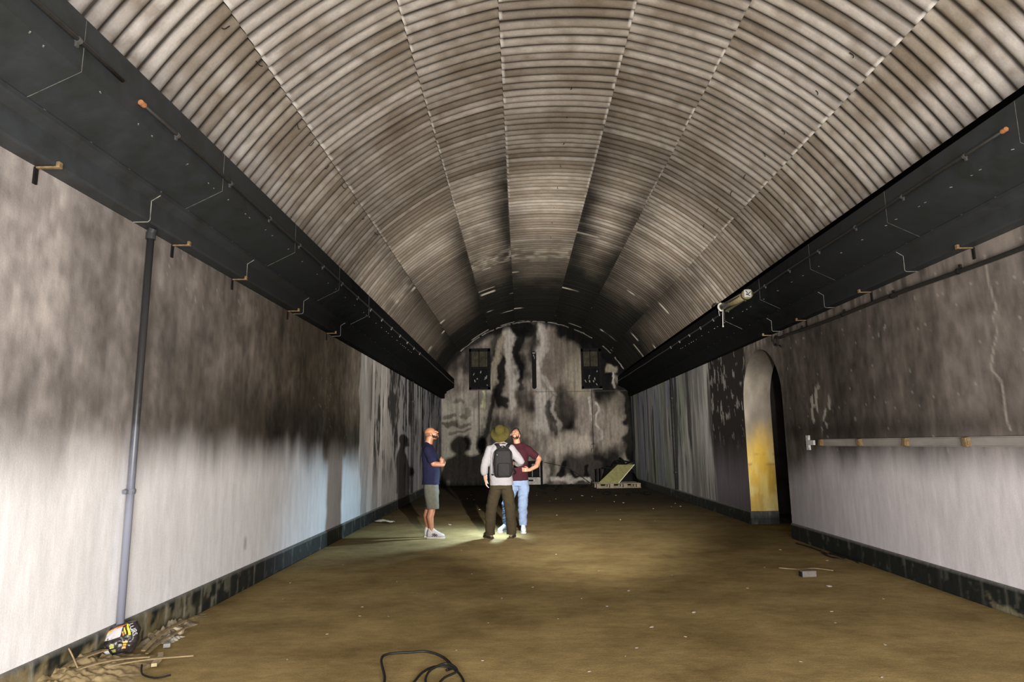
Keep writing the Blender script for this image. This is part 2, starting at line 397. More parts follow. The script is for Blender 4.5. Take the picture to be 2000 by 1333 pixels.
    stroke([(230, 690), (300, 705)], 14, D, .5); stroke([(345, 745), (350, 790)], 12, D, .5); stroke([(320, 950), (340, 1020)], 18, K, .7)
    stroke([(425, 640), (430, 740)], 10, (0.42, 0.42, 0.25), .8)
    stroke([(380, 700), (460, 720)], 36, D, .5, .7)
    stroke([(700, 660), (720, 740)], 40, D, .5, .7)
    c = c * (0.42 + 0.56 * vs_)[..., None]
    hl = np.exp(-((Z - 3.47) / 0.016) ** 2) * sstep(0.4, 0.5, X)
    c = mixc(c, (0.04, 0.035, 0.03), 0.7 * hl)
    c = mixc(c, (0.03, 0.028, 0.025), 0.6 * sstep(0.16, 0.0, Z + 0.15 * (st2 - 0.5)))
    # smoke black collected under the roof line
    rr = np.hypot(X - CX, Z - CZ)
    c = mixc(c, (0.003, 0.003, 0.003), 0.9 * sstep(RV - 0.35, RV - 0.1, rr + 0.3 * (bl - 0.5)) * (1 - 0.7 * np.exp(-((X - 0.45) / 0.35) ** 2)))
    return c

# ------------------------------------------------------------------ setting: walls
wall_mat = stain_mat('stained_plaster_side', 0.9, 10, (1, 1, 0.22), 0.86, 1.12, 0.35)
back_mat = stain_mat('stained_plaster_end', 0.9, 12, (1, 1, 0.6), 0.75, 1.2, 0.4)
st_ = 0.025
Ya = np.arange(Y0, YB + 0.001, st_); Za = np.linspace(0, ZT, 131)
Yg, Zg = np.meshgrid(Ya, Za, indexing='ij')
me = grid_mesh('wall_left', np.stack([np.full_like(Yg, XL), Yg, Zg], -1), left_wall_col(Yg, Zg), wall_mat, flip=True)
tag(link_mesh('wall_left', me), kind='structure')
# right wall, its columns lifted over the arched opening
Yr = np.concatenate([np.arange(Y0, AY - AW, st_), [AY - AW - 1e-4], np.linspace(AY - AW, AY + AW, 90), [AY + AW + 1e-4], np.arange(AY + AW + st_, YB + 0.001, st_)])
ins = (Yr >= AY - AW) & (Yr <= AY + AW)
arch_h = np.where(ins, ASP + np.sqrt(np.clip(AW ** 2 - (Yr - AY) ** 2, 0, None)), 0.0)
tt = np.linspace(0, 1, 131)
Zr = arch_h[:, None] + (ZT - arch_h[:, None]) * tt[None, :]
Yrg = np.repeat(Yr[:, None], 131, 1)
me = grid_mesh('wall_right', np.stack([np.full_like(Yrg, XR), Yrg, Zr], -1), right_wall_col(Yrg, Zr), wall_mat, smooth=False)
tag(link_mesh('wall_right', me), kind='structure')
Xb = np.linspace(XL - 0.3, XR + 0.3, 320); Zb = np.linspace(0, 6.35, 270)
Xg, Zbg = np.meshgrid(Xb, Zb, indexing='ij')
me = grid_mesh('wall_back', np.stack([Xg, np.full_like(Xg, YB), Zbg], -1), back_wall_col(Xg, Zbg), back_mat)
tag(link_mesh('wall_back', me), kind='structure')

# reveal of the arched opening (both jambs and the arch soffit), yellow paint under soot
def reveal():
    prof = [(AY + AW, z) for z in np.linspace(0, ASP, 60)]
    prof += [(AY + AW * math.cos(a), ASP + AW * math.sin(a)) for a in np.linspace(0, PI, 60)[1:]]
    prof += [(AY - AW, z) for z in np.linspace(ASP, 0, 60)[1:]]
    xs = np.linspace(XR, XR + JT, 24)
    P = np.array([[(x, y, z) for x in xs] for y, z in prof])
    z = P[..., 2]; x = P[..., 0]; y = P[..., 1]
    n = fbm(x * 3 + y * 0.3, z * 1.2, 401, 5); n2 = fbm(x * 8, z * 3, 409, 4)
    ye = mixc((0.52, 0.34, 0.06), (0.58, 0.47, 0.19), sstep(0.35, 0.65, n))
    ye = mixc(ye, (0.46, 0.28, 0.05), 0.7 * sstep(0.55, 0.68, n2))
    gr = mixc((0.12, 0.105, 0.085), (0.21, 0.185, 0.15), n2)
    c = mixc(gr, ye, sstep(1.95, 1.0, z + 0.7 * (n - 0.5) - 0.35 * (x - XR - 0.3)))
    c = c * (1 - 0.55 * sstep(2.5, 3.0, z))[..., None]
    for zc in (1.27, 1.08): c = mixc(c, (0.2, 0.15, 0.05), 0.6 * np.exp(-((z - zc) / 0.012) ** 2) * sstep(0.4, 0.55, n2))
    me = grid_mesh('door_1', P, c, wall_mat, smooth=False)
    return tag(link_mesh('door_1', me), kind='structure')
reveal()
# dim side room behind the opening
bm = bmesh.new()
x0, x1, y0, y1 = XR + JT, XR + JT + 3.0, AY - 2.6, AY + 2.6
def quad(bm, *p): bm.faces.new([bm.verts.new(q) for q in p])
quad(bm, (x1, y0, 0), (x1, y1, 0), (x1, y1, 3.4), (x1, y0, 3.4))
quad(bm, (x0, y0, 0), (x1, y0, 0), (x1, y0, 3.4), (x0, y0, 3.4))
quad(bm, (x0, y1, 0), (x1, y1, 0), (x1, y1, 3.4), (x0, y1, 3.4))
quad(bm, (x0, y0, 3.4), (x1, y0, 3.4), (x1, y1, 3.4), (x0, y1, 3.4))
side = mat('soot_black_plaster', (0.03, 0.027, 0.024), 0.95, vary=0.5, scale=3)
tag(obj('wall_side_room', bm, side), kind='structure')

# ------------------------------------------------------------------ setting: floor
def floor_material():
    m = bpy.data.materials.new('dusty_concrete_floor'); m.use_nodes = True
    nt = m.node_tree; N = nt.nodes; L = nt.links; b = N['Principled BSDF']
    b.inputs['Roughness'].default_value = 0.85; b.inputs['Specular IOR Level'].default_value = 0.08
    tc = N.new('ShaderNodeTexCoord')
    def nz(scale, st, det=6, ro=0.65):
        mp = N.new('ShaderNodeMapping'); mp.inputs['Scale'].default_value = st
        n = N.new('ShaderNodeTexNoise'); n.inputs['Scale'].default_value = scale; n.inputs['Detail'].default_value = det; n.inputs['Roughness'].default_value = ro
        L.new(tc.outputs['Object'], mp.inputs[0]); L.new(mp.outputs[0], n.inputs['Vector']); return n
    n1 = nz(1.1, (1, 1.3, 1)); n2 = nz(6, (1, 1.8, 1), 8, 0.75); n3 = nz(70, (1, 1, 1), 3)
    r1 = N.new('ShaderNodeValToRGB')
    e = r1.color_ramp.elements
    e[0].position = 0.33; e[0].color = (0.20, 0.14, 0.056, 1); e[1].position = 0.66; e[1].color = (0.37, 0.275, 0.118, 1)
    L.new(n1.outputs['Fac'], r1.inputs[0])
    mr = N.new('ShaderNodeMapRange'); mr.inputs[1].default_value = 0.3; mr.inputs[2].default_value = 0.7; mr.inputs[3].default_value = 0.78; mr.inputs[4].default_value = 1.2
    L.new(n2.outputs['Fac'], mr.inputs[0])
    mr3 = N.new('ShaderNodeMapRange'); mr3.inputs[1].default_value = 0.3; mr3.inputs[2].default_value = 0.7; mr3.inputs[3].default_value = 0.85; mr3.inputs[4].default_value = 1.15
    L.new(n3.outputs['Fac'], mr3.inputs[0])
    mm = N.new('ShaderNodeMath'); mm.operation = 'MULTIPLY'; L.new(mr.outputs[0], mm.inputs[0]); L.new(mr3.outputs[0], mm.inputs[1])
    vm = N.new('ShaderNodeVectorMath'); vm.operation = 'SCALE'; L.new(r1.outputs[0], vm.inputs[0]); L.new(mm.outputs[0], vm.inputs['Scale'])
    # soot takes over towards the burnt end of the hall
    sx = N.new('ShaderNodeSeparateXYZ'); L.new(tc.outputs['Object'], sx.inputs[0])
    mb = N.new('ShaderNodeMapRange'); mb.inputs[1].default_value = 7.5; mb.inputs[2].default_value = 17; mb.inputs[3].default_value = 0; mb.inputs[4].default_value = 0.94
    L.new(sx.outputs['Y'], mb.inputs[0])
    mx = N.new('ShaderNodeMix'); mx.data_type = 'RGBA'
    L.new(mb.outputs[0], mx.inputs['Factor']); L.new(vm.outputs[0], mx.inputs['A']); mx.inputs['B'].default_value = (0.022, 0.015, 0.008, 1)
    L.new(mx.outputs['Result'], b.inputs['Base Color'])
    bp = N.new('ShaderNodeBump'); bp.inputs['Strength'].default_value = 0.35; bp.inputs['Distance'].default_value = 0.012
    L.new(mm.outputs[0], bp.inputs['Height']); L.new(bp.outputs[0], b.inputs['Normal'])
    return m
bm = bmesh.new()
quad(bm, (XL - 0.2, Y0, 0), (XR + 4, Y0, 0), (XR + 4, YB + 0.2, 0), (XL - 0.2, YB + 0.2, 0))
tag(obj('floor', bm, floor_material()), kind='structure')

# ------------------------------------------------------------------ setting: baseboards
base_mat = stain_mat('baseboard_tar_paint', 0.55, 16, (1, 1, 0.6), 0.6, 1.3, 0.4, spec=0.35)
def base_col(Y, Z, left):
    n = fbm(Y * 4, Z * 8, 501, 4); n2 = fbm(Y * 14, Z * 6, 507, 4)
    c = np.zeros(Y.shape + (3,)) + np.array((0.010, 0.013, 0.012))
    if left:
        c = mixc(c, (0.27, 0.215, 0.11), 0.85 * sstep(6.6, 5.0, Y + 0.8 * (n - 0.5)) * sstep(0.42, 0.58, n2 * 0.5 + n * 0.5 + 0.15 * (0.12 - Z)))
        c = mixc(c, (0.20, 0.19, 0.13), 0.6 * sstep(0.58, 0.66, n2) * sstep(7.5, 6.5, Y))
    else:
        c = mixc(c, (0.22, 0.20, 0.12), 0.8 * sstep(0.55, 0.65, n) * sstep(6.4, 6.0, Y) * sstep(5.5, 5.8, Y))
    c = mixc(c, (0.12, 0.12, 0.10), 0.4 * sstep(0.68, 0.75, n2))
    jt = np.abs(((Y + 0.07) % 0.30) - 0.15)
    c = mixc(c, (0.30, 0.29, 0.24), (0.7 if left else 0.25) * (1 - 0.75 * sstep(6.5, 8.0, Y)) * sstep(0.022, 0.006, 0.15 - jt) * sstep(0.40, 0.5, fbm(Y * 2, Z * 0, 511, 2)))
    c = mixc(c, (0.16, 0.155, 0.14), 0.8 * sstep(0.205, 0.225, Z))
    return c
def baseboard(name, x, ya, yb, left):
    Yv = np.arange(ya, yb + 1e-6, 0.03); Yv[-1] = yb
    s = 1 if left else -1; t = 0.022
    prof = [(0, 0), (t, 0)] + [(t, z) for z in np.linspace(0.012, 0.215, 14)] + [(t * 0.6, 0.232), (0.0, 0.236)]
    P = np.array([[(x + s * d, y, z) for d, z in prof] for y in Yv])
    me = grid_mesh(name, P, base_col(P[..., 1], P[..., 2], left), base_mat, smooth=False, flip=not left)
    return tag(link_mesh(name, me), kind='structure')
baseboard('baseboard_left', XL, Y0, YB, True)
baseboard('baseboard_right', XR, Y0, AY - AW, False)
baseboard('baseboard_right', XR, AY + AW, YB, False)
# return of the baseboard on the far jamb
xs = np.linspace(XR - 0.02, XR + JT, 30)
P = np.array([[(x, AY + AW - d, z) for d, z in [(0.02, 0), (0.02, 0.1), (0.02, 0.215), (0.0, 0.235)]] for x in xs])
me = grid_mesh('baseboard_jamb', P, base_col(P[..., 0] + 8, P[..., 2], False), base_mat, smooth=False)
tag(link_mesh('baseboard_jamb', me), kind='structure')

# ------------------------------------------------------------------ setting: corrugated vault
ridge_x = [-3.02, -2.36, -1.18, -0.18, 1.32, 2.37, 3.48, 4.07]
def vault():
    pitch = 0.160; sub = 10
    nY = int((YB + 0.02 - Y0) / pitch * sub)
    Yv = np.linspace(Y0, YB + 0.02, nY + 1)
    verts = []; cols = []
    rnd = random.Random(4)
    quads = []
    base = 0
    th = [math.asin((x - CX) / RV) for x in ridge_x]
    faces = []
    for k in range(7):
        a, b = th[k], th[k + 1]
        nU = 14
        # panels lap like shingles: upper sheet below the seam, lower sheet behind it
        ov = 0.012
        us = np.concatenate([[0, 0.012, 0.03], np.linspace(0, 1, nU + 1)[1:-1], [0.97, 0.988, 1]])
        T = a + (b - a) * us
        ph = [0.2, 0.55, 0.1, 0.8, 0.35, 0.65, 0.0][k]
        # each sheet is flatter than the circle: pull its middle slightly towards the chord
        sag = 0.35 * RV * (1 - math.cos((b - a) / 2)) * (1 - (2 * us - 1) ** 2)
        c_ = (us if k < 3 else 1 - us) if k != 3 else np.abs(2 * us - 1) * 0
        step = {0: 0.070, 1: 0.038, 2: 0.018, 3: 0.0, 4: 0.018, 5: 0.038, 6: 0.070}[k]
        Yg, Ug = np.meshgrid(Yv, us, indexing='ij')
        wob = 0.012 * (fbm(Yg * 0.9, Ug * 2 + k * 9, 601, 3) - 0.5)
        phase = 2 * PI * (Yg / pitch + ph + wob)
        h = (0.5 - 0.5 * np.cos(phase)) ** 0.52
        amp = 0.054 * (1 + 0.25 * (vnoise(np.floor(Yg / pitch + ph), Ug * 0 + k, 611) - 0.5))
        R = RV + step - sag[None, :] - amp * h + 0.012 * (vnoise(np.floor(Yg / pitch + ph), Ug * 0 + k, 615) - 0.5)
        Tg = a + (b - a) * Ug
        X = CX + R * np.sin(Tg); Z = CZ + R * np.cos(Tg)
        P = np.stack([X, Yg, Z], -1)
        # ---- albedo: lime washed sheet, valleys darkened, smoke along the seams and to the far end
        sheet = vnoise(np.floor(Yg / pitch + ph), Ug * 0 + k * 3, 621)
        n1 = fbm(Ug * 3 + k * 7, Yg * 1.1, 631, 4); n2 = fbm(Ug * 9 + k * 5, Yg * 7, 633, 4)
        c = mixc((0.185, 0.152, 0.115), (0.43, 0.385, 0.325), sstep(0.25, 0.8, 0.35 * sheet + 0.35 * n1 + 0.3 * n2))
        wht = sstep(11, 5, Yg) * {0: 0.75, 1: 0.6, 2: 0.35, 3: 0.2, 4: 0.25, 5: 0.6, 6: 0.55}[k]
        c = mixc(c, (0.52, 0.49, 0.475), 0.75 * wht * sstep(0.35, 0.65, n1 * 0.5 + (Ug if k > 3 else 1 - Ug) * 0.4 + 0.1 * sheet))
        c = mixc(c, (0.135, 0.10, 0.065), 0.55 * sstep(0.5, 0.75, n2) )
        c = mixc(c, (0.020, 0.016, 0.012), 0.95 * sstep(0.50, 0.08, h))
        if k in (1, 2, 3): c = mixc(c, (0.72, 0.69, 0.64), 0.6 * sstep(0.02, 0.012, Ug) * sstep(0.42, 0.58, n2) * sstep(14, 9, Yg))
        if k in (3, 4, 5): c = mixc(c, (0.72, 0.69, 0.64), 0.6 * sstep(0.98, 0.988, Ug) * sstep(0.42, 0.58, n2) * sstep(14, 9, Yg))
        xw = X
        dk = np.zeros_like(xw)
        def band(xc, wdt, ya, yb, s, side=0):
            d = xw - xc
            g = np.exp(-(d / wdt) ** 2)
            if side: g = g * np.where(d * side > 0, 1.0, 0.35)
            return s * g * sstep(ya, yb, Yg)
        for q in ((-0.18, 0.36, 8.3, 12, 0.96, -1), (1.32, 0.40, 8.0, 12, 0.97, 1), (-1.18, 0.34, 9, 14, 0.92, -1), (2.37, 0.36, 8.5, 13, 0.93, -1),
                  (-2.36, 0.28, 9, 15, 0.7, -1), (3.48, 0.24, 10, 16, 0.75, 0), (2.37, 0.25, 7, 12, 0.35, 1), (1.32, 0.15, 6, 10, 0.35, 1), (-0.18, 0.15, 8, 12, 0.35, -1)):
            dk = 1 - (1 - dk) * (1 - band(*q))
        dk = dk * (0.75 + 0.5 * n1)
        end = sstep(15.0, 19.5, Yg + 3.0 * (n1 - 0.5) + {0: -3.6, 1: -2.8, 2: -0.4, 3: 0.0, 4: 1.4, 5: -0.2, 6: -1.8}[k])
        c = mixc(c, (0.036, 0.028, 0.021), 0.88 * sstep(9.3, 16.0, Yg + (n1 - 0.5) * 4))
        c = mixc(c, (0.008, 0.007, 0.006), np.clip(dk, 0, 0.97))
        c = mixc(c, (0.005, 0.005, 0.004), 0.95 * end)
        # pale washed streaks across single corrugations far down the hall
        wl = sstep(0.955, 0.97, vnoise(np.floor(Yg / pitch + ph), np.floor(Ug * 2) + k * 5, 641)) * sstep(13, 15, Yg) * sstep(0.45, 0.6, n1)
        c = mixc(c, (0.42, 0.38, 0.31), 0.55 * wl * (0.4 + 0.6 * h))
        wl2 = np.exp(-((Yg - 15.6 - 0.5 * (n1 - .5)) / 0.5) ** 2) * (k in (2, 3)) * sstep(0.42, 0.6, n2)
        c = mixc(c, (0.22, 0.20, 0.16), 0.4 * wl2)
        # cut edge of the sheet where it laps over its lower neighbour
        def rim(col):
            q = P[:, col].copy(); q2 = q.copy()
            q2[:, 0] = CX + (R[:, col] + 0.016) * np.sin(Tg[:, col]); q2[:, 2] = CZ + (R[:, col] + 0.016) * np.cos(Tg[:, col])
            return q, q2
        rims = {1: [0], 2: [0], 3: [0, -1], 4: [-1], 5: [-1]}.get(k, [])
        for col in rims:
            q, q2 = rim(col); E2 = np.stack([q, q2], 1); ne = E2.shape[0]
            ii = base + np.arange(ne * 2).reshape(ne, 2)
            quads.append(np.stack([ii[:-1, 0], ii[:-1, 1], ii[1:, 1], ii[1:, 0]], -1)); verts.append(E2.reshape(-1, 3))
            ce = np.clip(c[:, [col, col]] * 1.45 + 0.02, 0, 0.75); cols.append(ce.reshape(-1, 3)); base += ne * 2
        n, m = P.shape[:2]
        idx = base + np.arange(n * m).reshape(n, m)
        quads.append(np.stack([idx[:-1, :-1], idx[:-1, 1:], idx[1:, 1:], idx[1:, :-1]], -1).reshape(-1, 4))
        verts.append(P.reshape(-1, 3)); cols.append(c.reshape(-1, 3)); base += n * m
    V = np.concatenate(verts); Q = np.concatenate(quads); K = np.concatenate(cols)
    me = bpy.data.meshes.new('ceiling')
    me.vertices.add(len(V)); me.vertices.foreach_set('co', V.reshape(-1).astype(np.float32))
    me.loops.add(Q.size); me.loops.foreach_set('vertex_index', Q.reshape(-1).astype(np.int32))
    me.polygons.add(len(Q)); me.polygons.foreach_set('loop_start', np.arange(0, Q.size, 4, dtype=np.int32))
    me.polygons.foreach_set('loop_total', np.full(len(Q), 4, dtype=np.int32)); me.update(calc_edges=True)
    me.polygons.foreach_set('use_smooth', np.ones(len(Q), dtype=bool))
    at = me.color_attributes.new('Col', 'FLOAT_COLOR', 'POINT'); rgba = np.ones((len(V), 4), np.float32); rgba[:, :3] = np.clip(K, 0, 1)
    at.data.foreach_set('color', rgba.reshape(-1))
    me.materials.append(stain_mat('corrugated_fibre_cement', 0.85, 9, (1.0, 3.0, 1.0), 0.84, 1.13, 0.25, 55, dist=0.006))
    return tag(link_mesh('ceiling', me), kind='structure')
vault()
# dark masonry shoulders closing the gap behind the ducts, and the void above the sheets
bm = bmesh.new()
for s, xw, xo in ((-1, XL, XL - 0.7), (1, XR, XR + 0.7)):
    quad(bm, (xw, Y0, ZT), (xw, YB, ZT), (xo, YB, ZT), (xo, Y0, ZT))
    quad(bm, (xo, Y0, ZT), (xo, YB, ZT), (xo, YB, 4.9), (xo, Y0, 4.9))
    quad(bm, (xo, Y0, 4.9), (xo, YB, 4.9), (xw - s * 0.3, YB, 4.9), (xw - s * 0.3, Y0, 4.9))
tag(obj('trim_1', bm, side), kind='structure')
# pale flashing left along the arch of the end wall
bm = bmesh.new()
rnd = random.Random(8)
for a0, a1 in ((-44, -31), (-29.5, -22), (-21, -12.5), (-11.5, -1.5), (-0.5, 6.5), (8, 20), (23, 34), (41, 47), (50, 58), (61, 64)):
    n = 8
    ring = []
    for i in range(n + 1):
        a = math.radians(a0 + (a1 - a0) * i / n); r = RV - 0.10 - 0.02 * rnd.random()
        ring.append([bm.verts.new((CX + (r + dr) * math.sin(a), YB - dy, CZ + (r + dr) * math.cos(a))) for dr, dy in ((0, 0.10), (0.02 + 0.025 * rnd.random(), 0.10), (0.03, 0.02), (0, 0.02))])
    for p, q in zip(ring, ring[1:]):
        for j in range(4): bm.faces.new((p[j], p[(j + 1) % 4], q[(j + 1) % 4], q[j]))
    bm.faces.new(ring[0]); bm.faces.new(ring[-1][::-1])
tag(obj('trim_2', bm, mat('pale_flashing', (0.15, 0.14, 0.12), 0.8, vary=0.85, scale=5)), kind='structure')

# ------------------------------------------------------------------ steel ducts along the wall tops
def prism_bm(prof, ya, yb, closed=True):
    bm = bmesh.new()
    A_ = [bm.verts.new((x, ya, z)) for x, z in prof]; B_ = [bm.verts.new((x, yb, z)) for x, z in prof]
    n = len(prof)
    for i in range(n if closed else n - 1):
        j = (i + 1) % n
        bm.faces.new((A_[i], B_[i], B_[j], A_[j]))
    if closed: bm.faces.new(A_); bm.faces.new(B_[::-1])
    bmesh.ops.recalc_face_normals(bm, faces=bm.faces)
    return bm
def duct(side):
    xw, s = (XL, 1) if side == 'left' else (XR, -1)
    root = empty('air_duct', (xw + s * 0.003, 0, ZT))
    tag(root, 'long dark grey steel duct under the vault above the %s wall' % side, 'duct', 'steel ducts along the walls')
    up = [(0.0, 3.52), (0.20, 3.50), (0.50, 3.65), (0.50, 3.98), (0.46, 4.00), (0.0, 4.00)]
    lo = [(0.0, 3.25), (0.115, 3.25), (0.13, 3.265), (0.13, 3.42), (0.20, 3.465), (0.20, 3.497), (0.0, 3.497)]
    def to(p): return [(s * d, z - ZT) for d, z in p]
    u0, us = (3.38, 1.77) if side == 'left' else (4.50, 1.74)
    l0, ls = (4.77, 1.79) if side == 'left' else (6.65, 1.82)
    def secs(a, st):
        ys = [a]
        while ys[0] > Y0: ys.insert(0, ys[0] - st)
        while ys[-1] < YB: ys.append(ys[-1] + st)
        ys[0] = Y0; ys[-1] = YB - 0.25
        return ys
    for prof, a, stp, nm, m in ((up, u0, us, 'upper_section', M['duct']), (lo, l0, ls, 'lower_section', M['duct_low'])):
        ys = secs(a, stp)
        for i, (ya, yb) in enumerate(zip(ys, ys[1:])):
            o = obj(nm, prism_bm(to(prof), ya + 0.003, yb - 0.003), m, root)
            # joint sealant round the front edge of each section
            if i > 0 and ya < 11.5:
                big = 0.0018 if nm == 'upper_section' else 0.0032
                pr = to(prof)
                if nm == 'upper_section': pts = pr[1:4]
                else: pts = pr[0:5]
                bm = bmesh.new()
                add_tube(bm, [(x, ya, z - 0.001) for x, z in pts], big, 5)
                obj('joint_seam', bm, M['sealant'] if nm == 'lower_section' else M['dull_seam'], o)
    # bolts along the flange between the two boxes
    bmb = bmesh.new()
    y = 3.1
    while y < 14:
        add_box(bmb, (s * 0.19, y, 3.494 - ZT), (0.018, 0.018, 0.014)); y += 0.42
    y = 3.0
    rr = random.Random(2)
    while y < 15:
        add_box(bmb, (s * (0.47 + 0.02 * rr.random()), y, 3.636 - ZT), (0.007, 0.02, 0.005), Matrix.Rotation(rr.random(), 4, 'Z'))
        y += 0.09 + 0.5 * rr.random()
    tag(obj('flange_bolts', bmb, M['bolt'], root), kind='stuff')
    return root
duct('left'); duct('right')

# conduits clipped to the faces of the ducts
def conduit(side, ya, yb, z, label, rust_end):
    x = XL + 0.50 + 0.020 if side == 'left' else XR - 0.50 - 0.020
    s = 1 if side == 'left' else -1
    root = empty('conduit_pipe', (x, ya, z))
    tag(root, label, 'pipe', 'conduits on the ducts')
    n = 24
    pts = [(0, (yb - ya) * i / n, 0.006 * math.sin(i * 1.7)) for i in range(n + 1)]
    obj('pipe', tube(pts, 0.014, 8), M['conduit'], root, True)
    if rust_end: obj('open_end', tube([(0, -0.012, 0), (0, 0.03, 0)], 0.019, 10), M['rust'], root)
    y = 0.45
    while y < yb - ya - 0.1 and y + ya < 16:
        bm = bmesh.new(); add_tube(bm, [(0, y - 0.012, 0), (0, y + 0.012, 0)], 0.020, 8); add_box(bm, (-s * 0.008, y, -0.025), (0.014, 0.02, 0.03))
        obj('clip', bm, M['clipm'], root); y += 0.88
    return root
conduit('left', 3.93, YB - 0.4, 3.765, 'long thin conduit with a rusty open end along the left duct face', True)
conduit('left', Y0 + 0.2, 3.72, 3.80, 'nearest short dark conduit on the left duct, ending in a bent tip', False)
conduit('right', 4.60, YB - 0.4, 3.80, 'long thin conduit with an orange capped end along the right duct face', True)

# small bent brackets sticking out under the ducts
def bracket():
    root = empty('wall_bracket')
    bm = bmesh.new(); add_box(bm, (0.006, 0, -0.055), (0.012, 0.03, 0.11)); obj('back_plate', bm, M['iron'], root)
    bm = bmesh.new(); add_box(bm, (0.075, 0, -0.004), (0.15, 0.022, 0.010)); obj('arm', bm, M['brass'], root)
    bm = bmesh.new(); add_box(bm, (0.15, 0, 0.010), (0.022, 0.034, 0.040), None, 0.003); obj('end_hook', bm, M['brass'], root)
    return root
b0 = bracket()
words = ['nearest', 'second', 'third', 'fourth', 'farthest']
for i, y in enumerate((3.75, 5.34, 6.51, 8.13, 9.82)):
    b = b0 if i == 0 else copy_thing(b0)
    b.location = (XL, y, 3.243)
    tag(b, '%s of the small bent brackets sticking out under the left duct' % words[i], 'bracket', 'brackets under the ducts')
for i, y in enumerate((5.80, 7.55, 9.32, 10.64)):
    b = copy_thing(b0, (XR, y, 3.243), PI)
    tag(b, '%s of the small bent brackets sticking out under the right duct' % (words[:3] + ['farthest'])[i], 'bracket', 'brackets under the ducts')

# ------------------------------------------------------------------ pipes on the walls
root = empty('drain_pipe', (XL + 0.055, 4.93, 0)); tag(root, 'vertical dark downpipe fixed to the left wall from duct to floor', 'pipe')
pm = bpy.data.materials.new('pipe_soot_to_grey'); pm.use_nodes = True
nt = pm.node_tree; bb = nt.nodes['Principled BSDF']; bb.inputs['Roughness'].default_value = 0.4
tc = nt.nodes.new('ShaderNodeTexCoord'); sx = nt.nodes.new('ShaderNodeSeparateXYZ'); nn = nt.nodes.new('ShaderNodeTexNoise'); nn.inputs['Scale'].default_value = 7
ad = nt.nodes.new('ShaderNodeMath'); ad.operation = 'MULTIPLY_ADD'; ad.inputs[1].default_value = 0.5
rp = nt.nodes.new('ShaderNodeValToRGB'); mr = nt.nodes.new('ShaderNodeMapRange'); mr.inputs[1].default_value = 0.0; mr.inputs[2].default_value = 3.3
e = rp.color_ramp.elements; e[0].position = 0.36; e[0].color = (0.24, 0.255, 0.32, 1); e[1].position = 0.62; e[1].color = (0.030, 0.030, 0.031, 1)
nt.links.new(tc.outputs['Object'], sx.inputs[0]); nt.links.new(tc.outputs['Object'], nn.inputs['Vector'])
nt.links.new(nn.outputs['Fac'], ad.inputs[0]); nt.links.new(sx.outputs['Z'], ad.inputs[2]); nt.links.new(ad.outputs[0], mr.inputs[0])
nt.links.new(mr.outputs[0], rp.inputs[0]); nt.links.new(rp.outputs[0], bb.inputs['Base Color'])
obj('pipe', tube([(0, 0, 0.02), (0, 0, 1.6), (0, 0, 3.19)], 0.027, 14), pm, root, True)
bm = bmesh.new(); add_tube(bm, [(0, 0, 3.16), (0, 0, 3.215)], 0.036, 14); add_tube(bm, [(0, 0, 3.21), (0.02, -0.01, 3.25)], 0.033, 14)
obj('top_socket', bm, M['duct_low'], root)
bm = bmesh.new(); add_tube(bm, [(0, 0, 1.165), (0, 0, 1.205)], 0.033, 14); add_box(bm, (-0.01, 0, 1.185), (0.03, 0.13, 0.03), None, 0.004)
obj('clamp', bm, mat('clamp_grey', (0.20, 0.21, 0.25), 0.6, vary=0.4, scale=30), root)

for side, x, y, rz in (('left', XL + 0.035, 17.75, 0), ('right', XR - 0.035, 17.8, PI)):
    root = empty('wall_pipe', (x, y, 0)); tag(root, 'thin black vertical pipe far down the %s wall' % side, 'pipe', 'black vertical pipes down the hall')
    obj('pipe', tube([(0, 0, 0.24), (0, 0.02, 1.6), (0, 0, 3.25)], 0.035, 10), M['iron'], root, True)
    bm = bmesh.new()
    for z in (0.7, 1.7, 2.7): add_tube(bm, [(0, 0.01, z - 0.02), (0, 0.01, z + 0.02)], 0.045, 10)
    obj('collars', bm, M['iron'], root)

root = empty('handrail_pipe', (XR - 0.06, 0, 0)); tag(root, 'long black horizontal pipe high on the right wall', 'pipe')
obj('pipe', tube([(0, y, 3.05 + 0.014 * (y - 5.2) + 0.008 * math.sin(y * 2)) for y in np.arange(-1.0, 10.31, 0.35)], 0.022, 10), M['conduit'], root, True)
for y in (4.3, 5.95, 7.05, 8.15, 9.4):
    z = 3.05 + 0.014 * (y - 5.2)
    bm = bmesh.new(); add_tube(bm, [(0, y - 0.018, z), (0, y + 0.018, z)], 0.029, 10); add_box(bm, (0.03, y, z), (0.055, 0.02, 0.02)); add_box(bm, (0.02, y, z + 0.04), (0.02, 0.02, 0.05))
    obj('clip', bm, M['iron'], root)
bm = bmesh.new()
add_tube(bm, [(0.0, 10.34 + 0.07 * math.cos(a), 3.10 + 0.075 * math.sin(a)) for a in np.linspace(-0.6, 5.6, 16)], 0.016, 8)
add_tube(bm, [(0.03, 10.30, 3.02), (0.03, 10.22, 2.98)], 0.012, 6)
obj('end_ring', bm, M['iron'], root, True)

